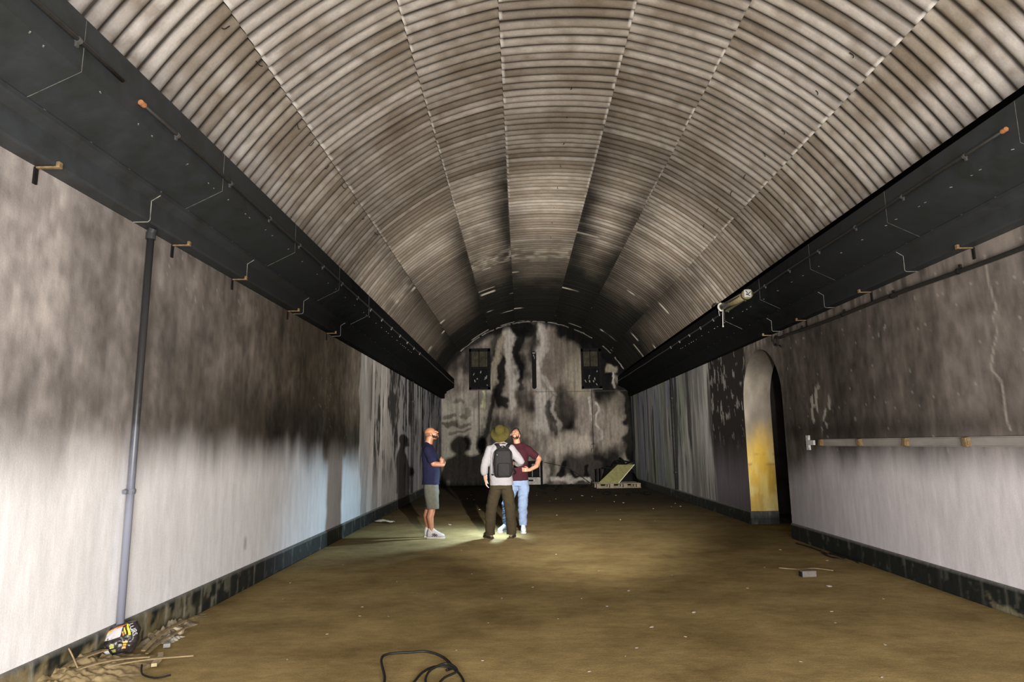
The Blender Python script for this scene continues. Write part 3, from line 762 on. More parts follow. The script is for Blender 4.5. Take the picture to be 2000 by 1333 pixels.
# cable trunking on the right wall
root = empty('cable_trunking', (XR - 0.003, 0, 1.47)); tag(root, 'grey horizontal cable trunking with tan blocks on the right wall', 'trunking')
tm = mat('trunking_grey', (0.36, 0.34, 0.315), 0.7, vary=0.35, scale=6, stretch=(1, 0.3, 1))
bm = bmesh.new(); add_box(bm, (-0.012, 4.1, 0), (0.024, 10.15, 0.075), None, 0.004); add_box(bm, (-0.016, 4.1, 0.042), (0.032, 10.15, 0.008)); add_box(bm, (-0.014, 4.1, -0.042), (0.028, 10.15, 0.008))
obj('channel', bm, tm, root)
bm = bmesh.new(); add_box(bm, (-0.012, 9.58, 0.0), (0.024, 0.10, 0.21), None, 0.004)
add_box(bm, (-0.03, 9.53, 0.0), (0.02, 0.03, 0.15)); add_box(bm, (-0.03, 9.44, 0), (0.03, 0.20, 0.07), None, 0.006)
obj('end_plate', bm, mat('end_plate_white', (0.62, 0.61, 0.59), 0.6, vary=0.15, scale=20), root)
for k, y in enumerate((9.10, 8.07, 7.11, 6.15)):
    bm = bmesh.new(); add_box(bm, (-0.045, y, 0), (0.055, 0.07, 0.088), Matrix.Rotation(0.15 * (-1) ** k, 4, 'Y'), 0.010); add_box(bm, (-0.05, y - 0.038, 0), (0.03, 0.012, 0.06))
    obj('fixing_block', bm, M['brass'], root)

# ------------------------------------------------------------------ broken light fitting on the right duct
root = empty('tube_light', (XR - 0.595, 0, 0)); tag(root, 'broken tube light with white end caps on the right duct', 'lamp')
def fit(t): return Vector((0, 11.25 + (9.98 - 11.25) * t, 3.85 + (3.80 - 3.85) * t))
obj('casing', tube([fit(0.04), fit(0.5), fit(0.93)], 0.062, 12), M['tubeglass'], root, True)
bm = bmesh.new(); add_box(bm, fit(0.5) + Vector((0.045, 0, 0.0)), (0.03, 1.15, 0.13)); obj('back_tray', bm, mat('tray_olive', (0.11, 0.10, 0.06), 0.8, vary=0.5, scale=12), root)
obj('inner_tube', tube([fit(0.45) + Vector((-0.06, 0, 0.0)), fit(0.85) + Vector((-0.06, 0, 0.005))], 0.013, 8), M['conduit'], root, True)
obj('end_collar', tube([fit(0.93), fit(0.97), fit(1.02)], [0.080, 0.084, 0.078], 16), M['tubeglass'], root, True)
bm = bmesh.new(); add_box(bm, fit(1.025) + Vector((-0.01, 0, 0.005)), (0.115, 0.03, 0.125), None, 0.014)
ec = obj('end_cap', bm, M['white'], root)
bm = bmesh.new()
pf = fit(1.025) + Vector((-0.01, -0.018, 0.005))
add_box(bm, pf + Vector((-0.020, 0, 0.020)), (0.05, 0.006, 0.010), Matrix.Rotation(0.9, 4, 'Y')); add_box(bm, pf + Vector((0.015, 0, -0.002)), (0.075, 0.006, 0.010), Matrix.Rotation(-0.8, 4, 'Y'))
add_box(bm, pf + Vector((-0.02, 0, -0.018)), (0.022, 0.006, 0.018)); add_box(bm, pf + Vector((0.012, 0, -0.035)), (0.04, 0.006, 0.009), Matrix.Rotation(0.5, 4, 'Y'))
obj('black_mark', bm, M['black'], ec)
bm = bmesh.new()
add_tube(bm, [fit(0.05) + Vector((-0.02, 0.075 * math.cos(a) * 0.3, 0.0)) + Vector((0.075 * math.sin(a) * 1.0, 0, 0.075 * math.cos(a))) for a in np.linspace(-2.8, -0.2, 14)], 0.016, 8)
add_tube(bm, [fit(0.0), fit(0.04)], 0.06, 12)
obj('end_cap', bm, M['white'], root)
bm = bmesh.new(); add_tube(bm, smooth_path([fit(0.08) + Vector((-0.03, 0, -0.05)), fit(0.07) + Vector((-0.035, 0, -0.18)), fit(0.05) + Vector((-0.035, 0, -0.34))]), 0.007, 6)
add_box(bm, fit(0.05) + Vector((-0.035, 0, -0.345)), (0.02, 0.02, 0.025))
obj('hanging_wire', bm, M['white'], root)
obj('hanging_wire', tube(smooth_path([fit(0.12) + Vector((0.0, 0, 0.06)), fit(-0.02) + Vector((-0.02, 0, 0.07)), fit(-0.10) + Vector((-0.03, 0, -0.03)), fit(-0.08) + Vector((-0.03, 0, -0.13))]), 0.006, 6), M['bolt'], root, True)

# ------------------------------------------------------------------ hook bolts through the sheets
def hook():
    bm = bmesh.new()
    add_tube(bm, [(0, 0, 0), (0, 0, -0.045), (0.008, 0.0, -0.062), (0.022, 0, -0.066)], 0.0045, 6)
    return obj('hook_bolt', bm, M['iron'])
h0 = hook(); first = True
rr = random.Random(3)
for row, xr, ys in (('left', -2.40, [4.35, 4.91, 5.43, 5.93, 6.58, 7.07, 7.7, 8.3, 8.95, 9.6, 10.3]),
                    ('middle', 0.74, [8.0, 8.75, 9.6, 10.45, 11.4, 12.4, 13.3, 14.3]),
                    ('right', 3.24, [4.9, 5.8, 6.5, 7.4, 8.0, 8.7, 9.3, 10.0, 10.8])):
    for i, y in enumerate(ys):
        h = h0 if first else h0.copy()
        if not first: C.objects.link(h)
        first = False
        x = xr + 0.04 * (rr.random() - 0.5)
        z = CZ + math.sqrt((RV - 0.02) ** 2 - (x - CX) ** 2)
        h.location = (x, y, z); h.rotation_euler = (0, (x - CX) / RV * 1.0, rr.random() * 6)
        tag(h, 'small black hook bolt in the %s row under the corrugated vault' % row, 'bolt', 'hook bolts in the %s row of the vault' % row)

# ------------------------------------------------------------------ windows and fittings of the end wall
def window(name, x0, x1, z0, z1):
    root = empty(name, ((x0 + x1) / 2, YB, z0)); root['kind'] = 'structure'
    W, H = x1 - x0, z1 - z0; zm = H * 0.52
    bm = bmesh.new()
    add_box(bm, (-W / 2 + 0.04, -0.035, H / 2), (0.08, 0.07, H)); add_box(bm, (W / 2 - 0.05, -0.035, H / 2), (0.10, 0.07, H))
    add_box(bm, (0, -0.035, H - 0.05), (W, 0.07, 0.12)); add_box(bm, (0, -0.035, 0.05), (W, 0.07, 0.10)); add_box(bm, (0, -0.035, zm), (W - 0.1, 0.06, 0.05))
    add_box(bm, (-0.03, -0.04, H / 2), (0.03, 0.06, H - 0.1))
    f = obj('window_frame', bm, M['black'], root); f['kind'] = 'structure'
    bm = bmesh.new(); add_box(bm, (0, -0.010, H / 2), (W - 0.1, 0.012, H - 0.1)); g = obj('window_pane', bm, M['glass_dark'], root); g['kind'] = 'structure'
    bm = bmesh.new(); xx = -W / 2 + 0.11
    while xx < W / 2 - 0.12:
        add_box(bm, (xx, -0.024, (zm + H) / 2 - 0.02), (0.018, 0.016, H - zm - 0.16)); xx += 0.034
    g = obj('upper_grille', bm, M['grille'], root); g['kind'] = 'structure'
    bm = bmesh.new(); r2 = random.Random(name)
    for k in range(8):
        add_box(bm, ((r2.random() - 0.5) * (W - 0.25), -0.022, 0.15 + r2.random() * (zm - 0.22)), (0.015 + 0.03 * r2.random(), 0.008, 0.03 + 0.10 * r2.random()), Matrix.Rotation(r2.random() * 1.2 - 0.6, 4, 'Y'), 0.003)
    g = obj('pale_residue', bm, M['flake'], root); g['kind'] = 'structure'
    bm = bmesh.new(); add_box(bm, (0, -0.05, -0.01), (W + 0.02, 0.09, 0.025)); g = obj('window_sill', bm, mat('sill_' + name, (0.14, 0.13, 0.11), 0.9, vary=0.6, scale=8), root); g['kind'] = 'structure'
window('window_1', -1.95, -1.13, 3.57, 5.16); window('window_2', 2.35, 3.12, 3.55, 5.10)
root = empty('wall_slot', (0.545, YB, 3.58)); tag(root, 'narrow black rounded slot fitting high on the back wall between the windows', 'fitting')
bm = bmesh.new()
n = 12; pr = [(0.085 * math.cos(a), 1.37 + 0.085 * math.sin(a)) for a in np.linspace(0, PI, n)] + [(0.085 * math.cos(a), 0.085 + 0.085 * math.sin(a)) for a in np.linspace(PI, 2 * PI, n)]
for yy in (0,):
    a_ = [bm.verts.new((x, -0.01, z)) for x, z in pr]; b_ = [bm.verts.new((x, -0.06, z)) for x, z in pr]
    bm.faces.new(a_[::-1]); bm.faces.new(b_)
    for i in range(len(pr)): bm.faces.new((a_[i], a_[(i + 1) % len(pr)], b_[(i + 1) % len(pr)], b_[i]))
obj('housing', bm, M['black'], root)
bm = bmesh.new(); add_box(bm, (0, -0.063, 1.38), (0.11, 0.012, 0.045), None, 0.004); add_box(bm, (-0.01, -0.063, 1.28), (0.03, 0.012, 0.07)); add_box(bm, (0.02, -0.063, 1.20), (0.02, 0.01, 0.10))
obj('pale_remnant', bm, M['flake'], root)
for side, x, z1, z0 in (('left', -1.585, 3.56, 1.2), ('right', 2.72, 3.54, 1.42)):
    root = empty('wire_conduit', (x, YB - 0.02, 0)); tag(root, 'thin black wire running down from the %s window of the back wall' % side, 'wire', 'wires under the back windows')
    obj('wire', tube([(0, 0, z1), (0.01, 0, (z0 + z1) / 2), (0, 0, z0)], 0.014, 6), M['iron'], root)
    if side == 'right':
        bm = bmesh.new(); add_box(bm, (0, -0.01, 1.47), (0.14, 0.03, 0.03)); add_box(bm, (0, -0.01, 1.50), (0.05, 0.03, 0.05)); obj('valve_handle', bm, M['iron'], root)
        obj('lower_bend', tube([(0, 0, 1.42), (0, 0, 1.31), (-0.08, 0, 1.30), (-0.085, 0, 1.18)], 0.012, 6), M['iron'], root)

# ------------------------------------------------------------------ burnt things at the end wall
root = empty('burnt_cabinet', (0.42, 24.25, 0)); tag(root, 'burnt black metal cabinet with a pale drawer front by the back wall', 'cabinet')
bm = bmesh.new()
for x in (-0.40, 0.33):
    for y in (-0.2, 0.2): add_box(bm, (x, y, 0.43), (0.06, 0.05, 0.86))
add_box(bm, (-0.035, 0, 0.85), (0.80, 0.46, 0.06)); add_box(bm, (-0.035, 0.2, 0.43), (0.7, 0.02, 0.8)); add_box(bm, (-0.035, 0, 0.30), (0.7, 0.4, 0.03))
obj('frame', bm, M['black'], root)
gm = mat('scorched_white', (0.24, 0.23, 0.21), 0.7, vary=0.45, scale=8)
bm = bmesh.new(); add_box(bm, (-0.03, -0.215, 0.17), (0.62, 0.02, 0.26), None, 0.005); dr = obj('drawer_front', bm, gm, root)
bm = bmesh.new(); add_box(bm, (-0.12, -0.228, 0.19), (0.26, 0.012, 0.06)); obj('grip_slot', bm, M['black'], dr)
bm = bmesh.new(); add_box(bm, (-0.02, -0.21, 0.55), (0.02, 0.02, 0.46)); add_box(bm, (0.26, -0.21, 0.55), (0.02, 0.02, 0.46)); add_box(bm, (0.12, -0.21, 0.77), (0.28, 0.02, 0.02)); obj('door_frame', bm, gm, root)
bm = tube(smooth_path([(0.85, 24.3, 0.83), (1.5, 24.35, 0.68), (2.0, 24.35, 0.45), (2.55, 24.2, 0.05), (2.75, 24.1, 0.012)]), 0.010, 6)
tag(obj('loose_cable', bm, M['iron']), 'thin black cable sloping from the burnt cabinet to the floor', 'cable')

# pallet
root = empty('wooden_pallet', (3.25, 22.75, 0), math.radians(3)); tag(root, 'sooty wooden pallet lying on the floor before the black heap', 'pallet')
pw = mat('sooty_pallet_wood', (0.21, 0.18, 0.13), 0.9, vary=0.5, scale=9, bump=0.3)
for k in range(6): obj('top_board', box((0, -0.45 + 0.18 * k, 0.145), (1.5, 0.12, 0.022), None, 0.003), pw, root)
for k in range(3): obj('bottom_board', box((0, -0.45 + 0.45 * k, 0.012), (1.5, 0.12, 0.022)), pw, root)
for k in range(3):
    for x in (-0.68, -0.23, 0.23, 0.68):
        obj('block', box((x, -0.45 + 0.45 * k, 0.079), (0.13, 0.11, 0.11), None, 0.004), pw, root)
# black heap
def lump_mesh(name, fn, nu, nv, m, parent=None):
    P = np.array([[fn(u, v) for v in np.linspace(0, 1, nv)] for u in np.linspace(0, 1, nu)])
    me = grid_mesh(name, P, None, m, smooth=False); return link_mesh(name, me, None, parent)
def heap_fn(u, v):
    x = 2.95 + 1.2 * u; y = 23.45 + 1.1 * v
    e = math.sin(PI * min(max(u, 0), 1)) ** 0.35 * math.sin(PI * min(v * 0.9 + 0.1, 1)) ** 0.4 if 0 < u < 1 else 0
    n = mnoise.fractal(Vector((x * 2.5, y * 2.5, 3)), 0.8, 2.2, 4)
    n2 = mnoise.noise(Vector((x * 7, y * 7, 9)))
    return (x, y, max(0.0, e * (0.80 + 0.18 * n + 0.10 * n2)))
o = lump_mesh('charred_heap', heap_fn, 60, 46, M['black']); tag(o, 'big black heap of charred rubbish in the far right corner', 'heap', kind='stuff')
rr = random.Random(21)
for k, (x, y, z, L, ax, az) in enumerate([(3.7, 23.7, 0.86, 0.5, 0.3, 0.5), (3.35, 23.6, 0.80, 0.45, -0.6, 1.2), (3.95, 23.9, 0.8, 0.6, 0.5, 2.0), (3.1, 23.5, 0.62, 0.4, 0.2, 0.1), (3.6, 23.45, 0.93, 0.18, 1.4, 0.2)]):
    bm = box((0, 0, 0), (L, 0.06, 0.04), None, 0.004); o = obj('charred_stick', bm, M['black']); o.location = (x, y, z); o.rotation_euler = (0, ax * 0.5, az)
    tag(o, 'short charred black stick lying on the black heap', 'stick', 'charred sticks on the heap')
# leaning board
root = empty('leaning_board', (2.95, 22.4, 0.16)); tag(root, 'olive yellow board leaning across the pallet against the black heap', 'board')
a = Vector((0, 0, 0)); d1 = Vector((0.70, 0.85, 0.58)); wv = Vector((0.34, -0.06, 0.0))
bm = bmesh.new(); nrm = d1.cross(wv).normalized() * 0.018
vs = [bm.verts.new(p) for p in (a - wv, a + wv, a + wv + d1 * 1.0, a - wv * 0.7 + d1, a - wv + nrm, a + wv + nrm, a + wv + d1 + nrm, a - wv * 0.7 + d1 + nrm)]
for f in ((0, 1, 2, 3), (7, 6, 5, 4), (0, 4, 5, 1), (1, 5, 6, 2), (2, 6, 7, 3), (3, 7, 4, 0)): bm.faces.new([vs[i] for i in f])
bmesh.ops.recalc_face_normals(bm, faces=bm.faces)
obj('panel', bm, M['olive'], root)
obj('pale_edge', tube([a + wv, a + wv + d1], 0.014, 4), M['board_edge'], root)
obj('pale_batten', tube([a - wv * 0.4 + nrm, a - wv * 0.4 + d1 * 0.55 + nrm], 0.010, 4), M['board_edge'], root)
for k, (x, y, h) in enumerate(((2.66, 23.2, 0.62), (2.80, 23.22, 0.64), (2.50, 23.0, 0.24))):
    o = obj('burnt_post', box((0, 0, h / 2), (0.045, 0.045, h), None, 0.004), M['black']); o.location = (x, y, 0)
    tag(o, ['left one of two thin black posts standing by the heap', 'right one of two thin black posts standing by the heap', 'short black stump standing left of the two posts'][k], 'post', 'black posts beside the heap')

# scraps on the dark floor near the end wall
rr = random.Random(77)
def chip_mesh(seed, flat=0.35):
    r = random.Random(seed); bm = bmesh.new()
    bmesh.ops.create_icosphere(bm, subdivisions=1, radius=1.0)
    for v in bm.verts:
        v.co *= 0.65 + 0.6 * r.random(); v.co.z *= flat
    mz = min(v.co.z for v in bm.verts)
    for v in bm.verts: v.co.z -= mz
    me = bpy.data.meshes.new('chip'); bm.to_mesh(me); bm.free(); return me
chips = [chip_mesh(i) for i in range(5)]
for c_ in chips: c_.materials.append(M['paper'])
dk = [chip_mesh(i + 50, 0.5) for i in range(4)]
for c_ in dk: c_.materials.append(M['black'])
for k in range(26):
    o = bpy.data.objects.new('charred_scrap', dk[k % 4]); C.objects.link(o)
    s = 0.04 + 0.09 * rr.random(); o.scale = (s * 1.7, s, s * 0.8); o.rotation_euler = (0, 0, rr.random() * 6)
    o.location = (0.2 + 3.6 * rr.random() ** 0.8, 18.5 + 5.2 * rr.random() ** 0.6, 0)
    if o.location.x > 2.3 and o.location.y > 21.9: o.location.x -= 2.2
    tag(o, 'black charred scrap lying on the dark floor near the back wall', 'scrap', 'charred scraps near the back wall')
spots = [(0.1, 7.15, 1), (1.08, 6.94, 2), (0.78, 6.31, 1.2), (1.05, 5.61, 2), (-0.3, 5.79, 1), (0.83, 5.07, 1), (-0.5, 5.06, 1), (-1.46, 6.05, 1.2), (-1.52, 6.38, 1.3), (-1.2, 6.03, 1), (0.43, 4.58, 1),
         (0.57, 6.63, 1), (-0.29, 4.82, 1), (0.72, 4.89, 0.9), (-0.88, 9.62, 1), (0.46, 9.2, 1), (-1.41, 7.51, 1), (2.73, 6.05, 1.2), (2.67, 5.09, 1.6), (1.9, 4.74, 1.1), (2.28, 4.43, 1), (3.59, 9.37, 1.6),
         (3.84, 8.51, 1.5), (3.43, 6.49, 1.2), (2.59, 5.69, 1), (1.51, 6.05, 2.2), (1.26, 5.34, 1), (-2.6, 7.5, 1), (-2.4, 6.73, 1.2), (-2.3, 8.57, 1), (-0.21, 6.67, 1), (2.32, 7.01, 1), (-1.59, 5.5, 1),
         (-1.69, 4.88, 1), (0.9, 8.0, 0.8), (1.7, 7.7, 0.8), (-0.6, 7.9, 0.8), (2.9, 8.1, 1), (0.3, 5.9, 0.8), (-0.9, 6.9, 0.8)]
for k, (x, y, s) in enumerate(spots):
    o = bpy.data.objects.new('plaster_chip', chips[k % 5]); C.objects.link(o); s *= 0.0085
    o.scale = (s * 1.7, s, s); o.rotation_euler = (0, 0, k * 1.3); o.location = (x, y, 0)
    tag(o, 'tiny pale plaster chip lying on the brown floor', 'chip', 'pale plaster chips on the floor')
for k in range(34):
    o = bpy.data.objects.new('plaster_crumb', chips[k % 5]); C.objects.link(o); s = 0.007 + 0.012 * rr.random()
    o.scale = (s * 1.6, s, s); o.rotation_euler = (0, 0, k * 1.7); o.location = (-1.8 + 5.6 * rr.random(), 12.6 + 8 * rr.random(), 0)
    tag(o, 'pale crumb lying on the dark floor beyond the visitors', 'crumb', 'pale crumbs beyond the visitors')
o = bpy.data.objects.new('plaster_lump', chips[2]); C.objects.link(o); o.location = (3.16, 7.02, 0); o.scale = (0.032, 0.03, 0.03)
tag(o, 'pale plaster lump on the floor just below the grey block', 'lump')

# grey block
root = empty('glass_block', (3.18, 7.55, 0), math.radians(8)); tag(root, 'small grey block lying on the floor at the right', 'block')
gb = mat('dull_block', (0.24, 0.21, 0.19), 0.35, vary=0.25, scale=20)
obj('block_body', box((0, 0, 0.034), (0.165, 0.07, 0.066), None, 0.008), gb, root)
obj('dark_end', box((-0.088, 0, 0.034), (0.012, 0.06, 0.055), None, 0.003), M['iron'], root)

# papers far left
for nm, pts, lab in (('paper_sheet', [(-2.92, 13.1), (-2.55, 12.9), (-2.50, 13.05), (-2.85, 13.35)], 'crumpled pale paper on the floor at the foot of the left wall'),):
    P = np.array([[Vector(pts[0]).lerp(Vector(pts[1]), u).lerp(Vector(pts[3]).lerp(Vector(pts[2]), u), v) for v in np.linspace(0, 1, 14)] for u in np.linspace(0, 1, 14)])
    zz = 0.012 + 0.05 * fbm(P[..., 0] * 9, P[..., 1] * 9, 5, 3)
    me = grid_mesh(nm, np.concatenate([P, zz[..., None]], -1), None, M['paper'], smooth=False)
    o = link_mesh(nm, me); tag(o, lab, 'paper')
    sm = o.modifiers.new('thickness', 'SOLIDIFY'); sm.thickness = 0.004

# straps and cords on the floor
def cord(name, pts, r, m, label, cat='cable', flat=1.0, z=None, k=8):
    pts3 = [(x, y, (r * 1.05 if z is None else z[i])) for i, (x, y) in enumerate(pts)]
    bm = tube(smooth_path(pts3, k), r, 8)
    return tag(obj(name, bm, m, None, True), label, cat)
cord('black_strap', [(-0.88, 4.15), (-0.90, 4.43), (-0.98, 4.70), (-0.95, 4.79), (-0.81, 4.84), (-0.69, 4.87), (-0.57, 4.81), (-0.49, 4.67), (-0.52, 4.60)], 0.009, M['strap'], 'black strap bent in an angular arc on the floor beside the cable coil', 'strap',
     z=[0.01, 0.015, 0.05, 0.06, 0.055, 0.05, 0.03, 0.012, 0.012])
cord('black_cable', [(-0.72, 4.25), (-0.70, 4.42), (-0.67, 4.54), (-0.60, 4.60), (-0.49, 4.585), (-0.41, 4.46), (-0.39, 4.32), (-0.5, 4.2), (-0.62, 4.35), (-0.62, 4.50), (-0.52, 4.60), (-0.44, 4.50), (-0.52, 4.38), (-0.56, 4.15)], 0.008, M['strap'], 'black cable looped in a coil at the bottom edge of the photo', 'cable',
     z=[0.01, 0.01, 0.02, 0.035, 0.035, 0.02, 0.01, 0.01, 0.012, 0.04, 0.055, 0.04, 0.03, 0.012])
cord('floor_cord', [(4.03, 9.89), (4.07, 9.47), (4.05, 8.95)], 0.009, M['strap'], 'short black cord lying straight by the right baseboard', 'cord')
cord('looped_cord', [(4.09, 9.25), (4.00, 8.95), (3.99, 8.70), (4.10, 8.62), (4.13, 8.80), (4.09, 8.95), (4.12, 9.0), (4.15, 8.75), (4.15, 8.45), (4.12, 8.3)], 0.010, M['strap'], 'black cord curled in a loop beside the right baseboard', 'cord')
cord('dry_twig', [(3.05, 8.05), (3.25, 7.95), (3.45, 8.0), (3.6, 7.85)], 0.006, M['wood'], 'thin dry twig on the floor above the grey block', 'twig')

# ------------------------------------------------------------------ rubbish in the left corner
dust = mat('tan_dust', (0.36, 0.275, 0.145), 0.95, vary=0.35, scale=12, bump=0.6)
def dust_fn(u, v):
    x = XL + 0.02 + 0.46 * u; y = 4.0 + 1.10 * v
    e = (1 - u) ** 1.1 * min(1, (1 - v) * 2.2) ** 0.8
    n = mnoise.fractal(Vector((x * 6, y * 6, 0)), 0.7, 2.1, 5); r = 1 - abs(mnoise.noise(Vector((x * 11 + 3, y * 9, 5))))
    return (x + 0.015 * n, y, e * (0.075 + 0.035 * n + 0.055 * r * r + 0.03 * abs(mnoise.noise(Vector((x * 26, y * 21, 1))))) - 0.010)
o = lump_mesh('dust_heap', dust_fn, 60, 100, dust); tag(o, 'heap of tan dust and rubble piled along the left baseboard', 'heap', kind='stuff')
def dust_fn2(u, v):
    x = XL + 0.02 + 0.22 * u; y = 5.3 + 1.0 * v
    e = (1 - u) ** 1.2 * (1 - v) ** 0.9
    n = mnoise.fractal(Vector((x * 8, y * 8, 2)), 0.7, 2.1, 5)
    return (x, y, e * (0.05 + 0.05 * n) - 0.006)
o = lump_mesh('dust_ridge', dust_fn2, 30, 80, dust); tag(o, 'thin ridge of tan dust along the left baseboard behind the bag', 'heap', kind='stuff')
def strip(p, q, wdt, th, m, bend=0.0, up=(0, 0, 1)):
    p = Vector(p); q = Vector(q); n = 10; bm = bmesh.new(); rings = []
    d = (q - p).normalized(); sdv = Vector(up).cross(d).normalized(); nv = d.cross(sdv)
    for i in range(n + 1):
        t = i / n; c_ = p.lerp(q, t) + Vector((0, 0, bend * math.sin(PI * t))) + sdv * 0.01 * math.sin(t * 5)
        rings.append([bm.verts.new(c_ + sdv * a * wdt / 2 + nv * b * th / 2) for a, b in ((-1, -1), (1, -1), (1, 1), (-1, 1))])
    for r0, r1 in zip(rings, rings[1:]):
        for j in range(4): bm.faces.new((r0[j], r0[(j + 1) % 4], r1[(j + 1) % 4], r1[j]))
    bm.faces.new(rings[0][::-1]); bm.faces.new(rings[-1])
    return bm
strips = [
    ((-2.96, 4.30, 0.10), (-2.93, 4.74, 0.12), 0.045, 0.010, 0.02, 'long dusty wooden strip lying along the baseboard left of the bag'),
    ((-2.965, 4.42, 0.225), (-2.90, 4.46, 0.06), 0.022, 0.008, 0.0, 'narrow dusty strip standing upright against the left baseboard'),
    ((-2.86, 4.56, 0.055), (-2.36, 4.86, 0.045), 0.030, 0.008, 0.012, 'long thin strip pointing out from the dust heap over the floor'),
    ((-2.92, 4.40, 0.09), (-2.62, 4.75, 0.07), 0.030, 0.008, 0.02, 'dusty strip lying slanted across the heap'),
    ((-2.80, 5.00, 0.035), (-2.86, 5.70, 0.07), 0.030, 0.010, 0.02, 'thin wooden strip running back from the bag along the wall'),
    ((-2.76, 4.98, 0.02), (-2.80, 5.62, 0.04), 0.022, 0.008, 0.01, 'darker wooden strip lying beside the strip behind the bag'),
]
for p, q, wd, th, bd, lab in strips:
    tag(obj('wooden_strip', strip(p, q, wd, th, M['wood'], bd), M['wood']), lab, 'strip', 'wooden strips in the left corner')
tag(obj('pale_stick', strip((-2.66, 4.98, 0.018), (-2.56, 4.74, 0.018), 0.035, 0.022, M['paper'], 0), mat('pale_stick', (0.55, 0.45, 0.28), 0.9, vary=0.3, scale=20)), 'short thick pale stick on the floor in front of the bag', 'stick')
cord('dark_strip', [(-2.60, 4.64), (-2.54, 4.55), (-2.42, 4.50), (-2.34, 4.53)], 0.006, M['iron'], 'curved dark strip on the floor right of the dust heap', 'strip', z=[0.05, 0.02, 0.012, 0.02])
# crumpled cloth and paper behind the bag
cb = mat('crumpled_grey', (0.27, 0.225, 0.15), 0.9, vary=0.4, scale=18, bump=0.4)
def cr_fn(x0, y0, w_, l_, h, seed):
    def fn(u, v):
        x = x0 + w_ * u; y = y0 + l_ * v
        e = math.sin(PI * u) ** 0.6 * math.sin(PI * v) ** 0.6 if 0 < u < 1 and 0 < v < 1 else 0
        n = abs(mnoise.noise(Vector((x * 14, y * 10, seed)))) + 0.5 * abs(mnoise.noise(Vector((x * 30, y * 22, seed))))
        return (x + 0.03 * mnoise.noise(Vector((v * 6, seed, 0))), y, 0.002 + e * h * (0.35 + 1.3 * n))
    return fn
o = lump_mesh('crumpled_cloth', cr_fn(-2.99, 5.18, 0.17, 0.70, 0.075, 4), 40, 60, cb); tag(o, 'crumpled grey cloth lying along the left baseboard behind the bag', 'cloth')
o = lump_mesh('crumpled_paper', cr_fn(-2.86, 5.28, 0.12, 0.20, 0.035, 9), 30, 30, M['paper']); tag(o, 'small crumpled pale paper on the floor beside the grey cloth', 'paper')
tag(obj('cardboard_piece', box((-2.84, 5.55, 0.03), (0.10, 0.04, 0.05), Matrix.Rotation(0.3, 4, 'Y'), 0.003), mat('card', (0.52, 0.45, 0.32), 0.9, vary=0.2)), 'little pale cardboard piece standing on the crumpled cloth', 'cardboard')
tag(obj('white_scrap', box((-2.72, 5.18, 0.022), (0.05, 0.05, 0.03), Matrix.Rotation(0.4, 4, 'Z'), 0.004), M['white']), 'small white scrap on the floor right of the bag', 'scrap')

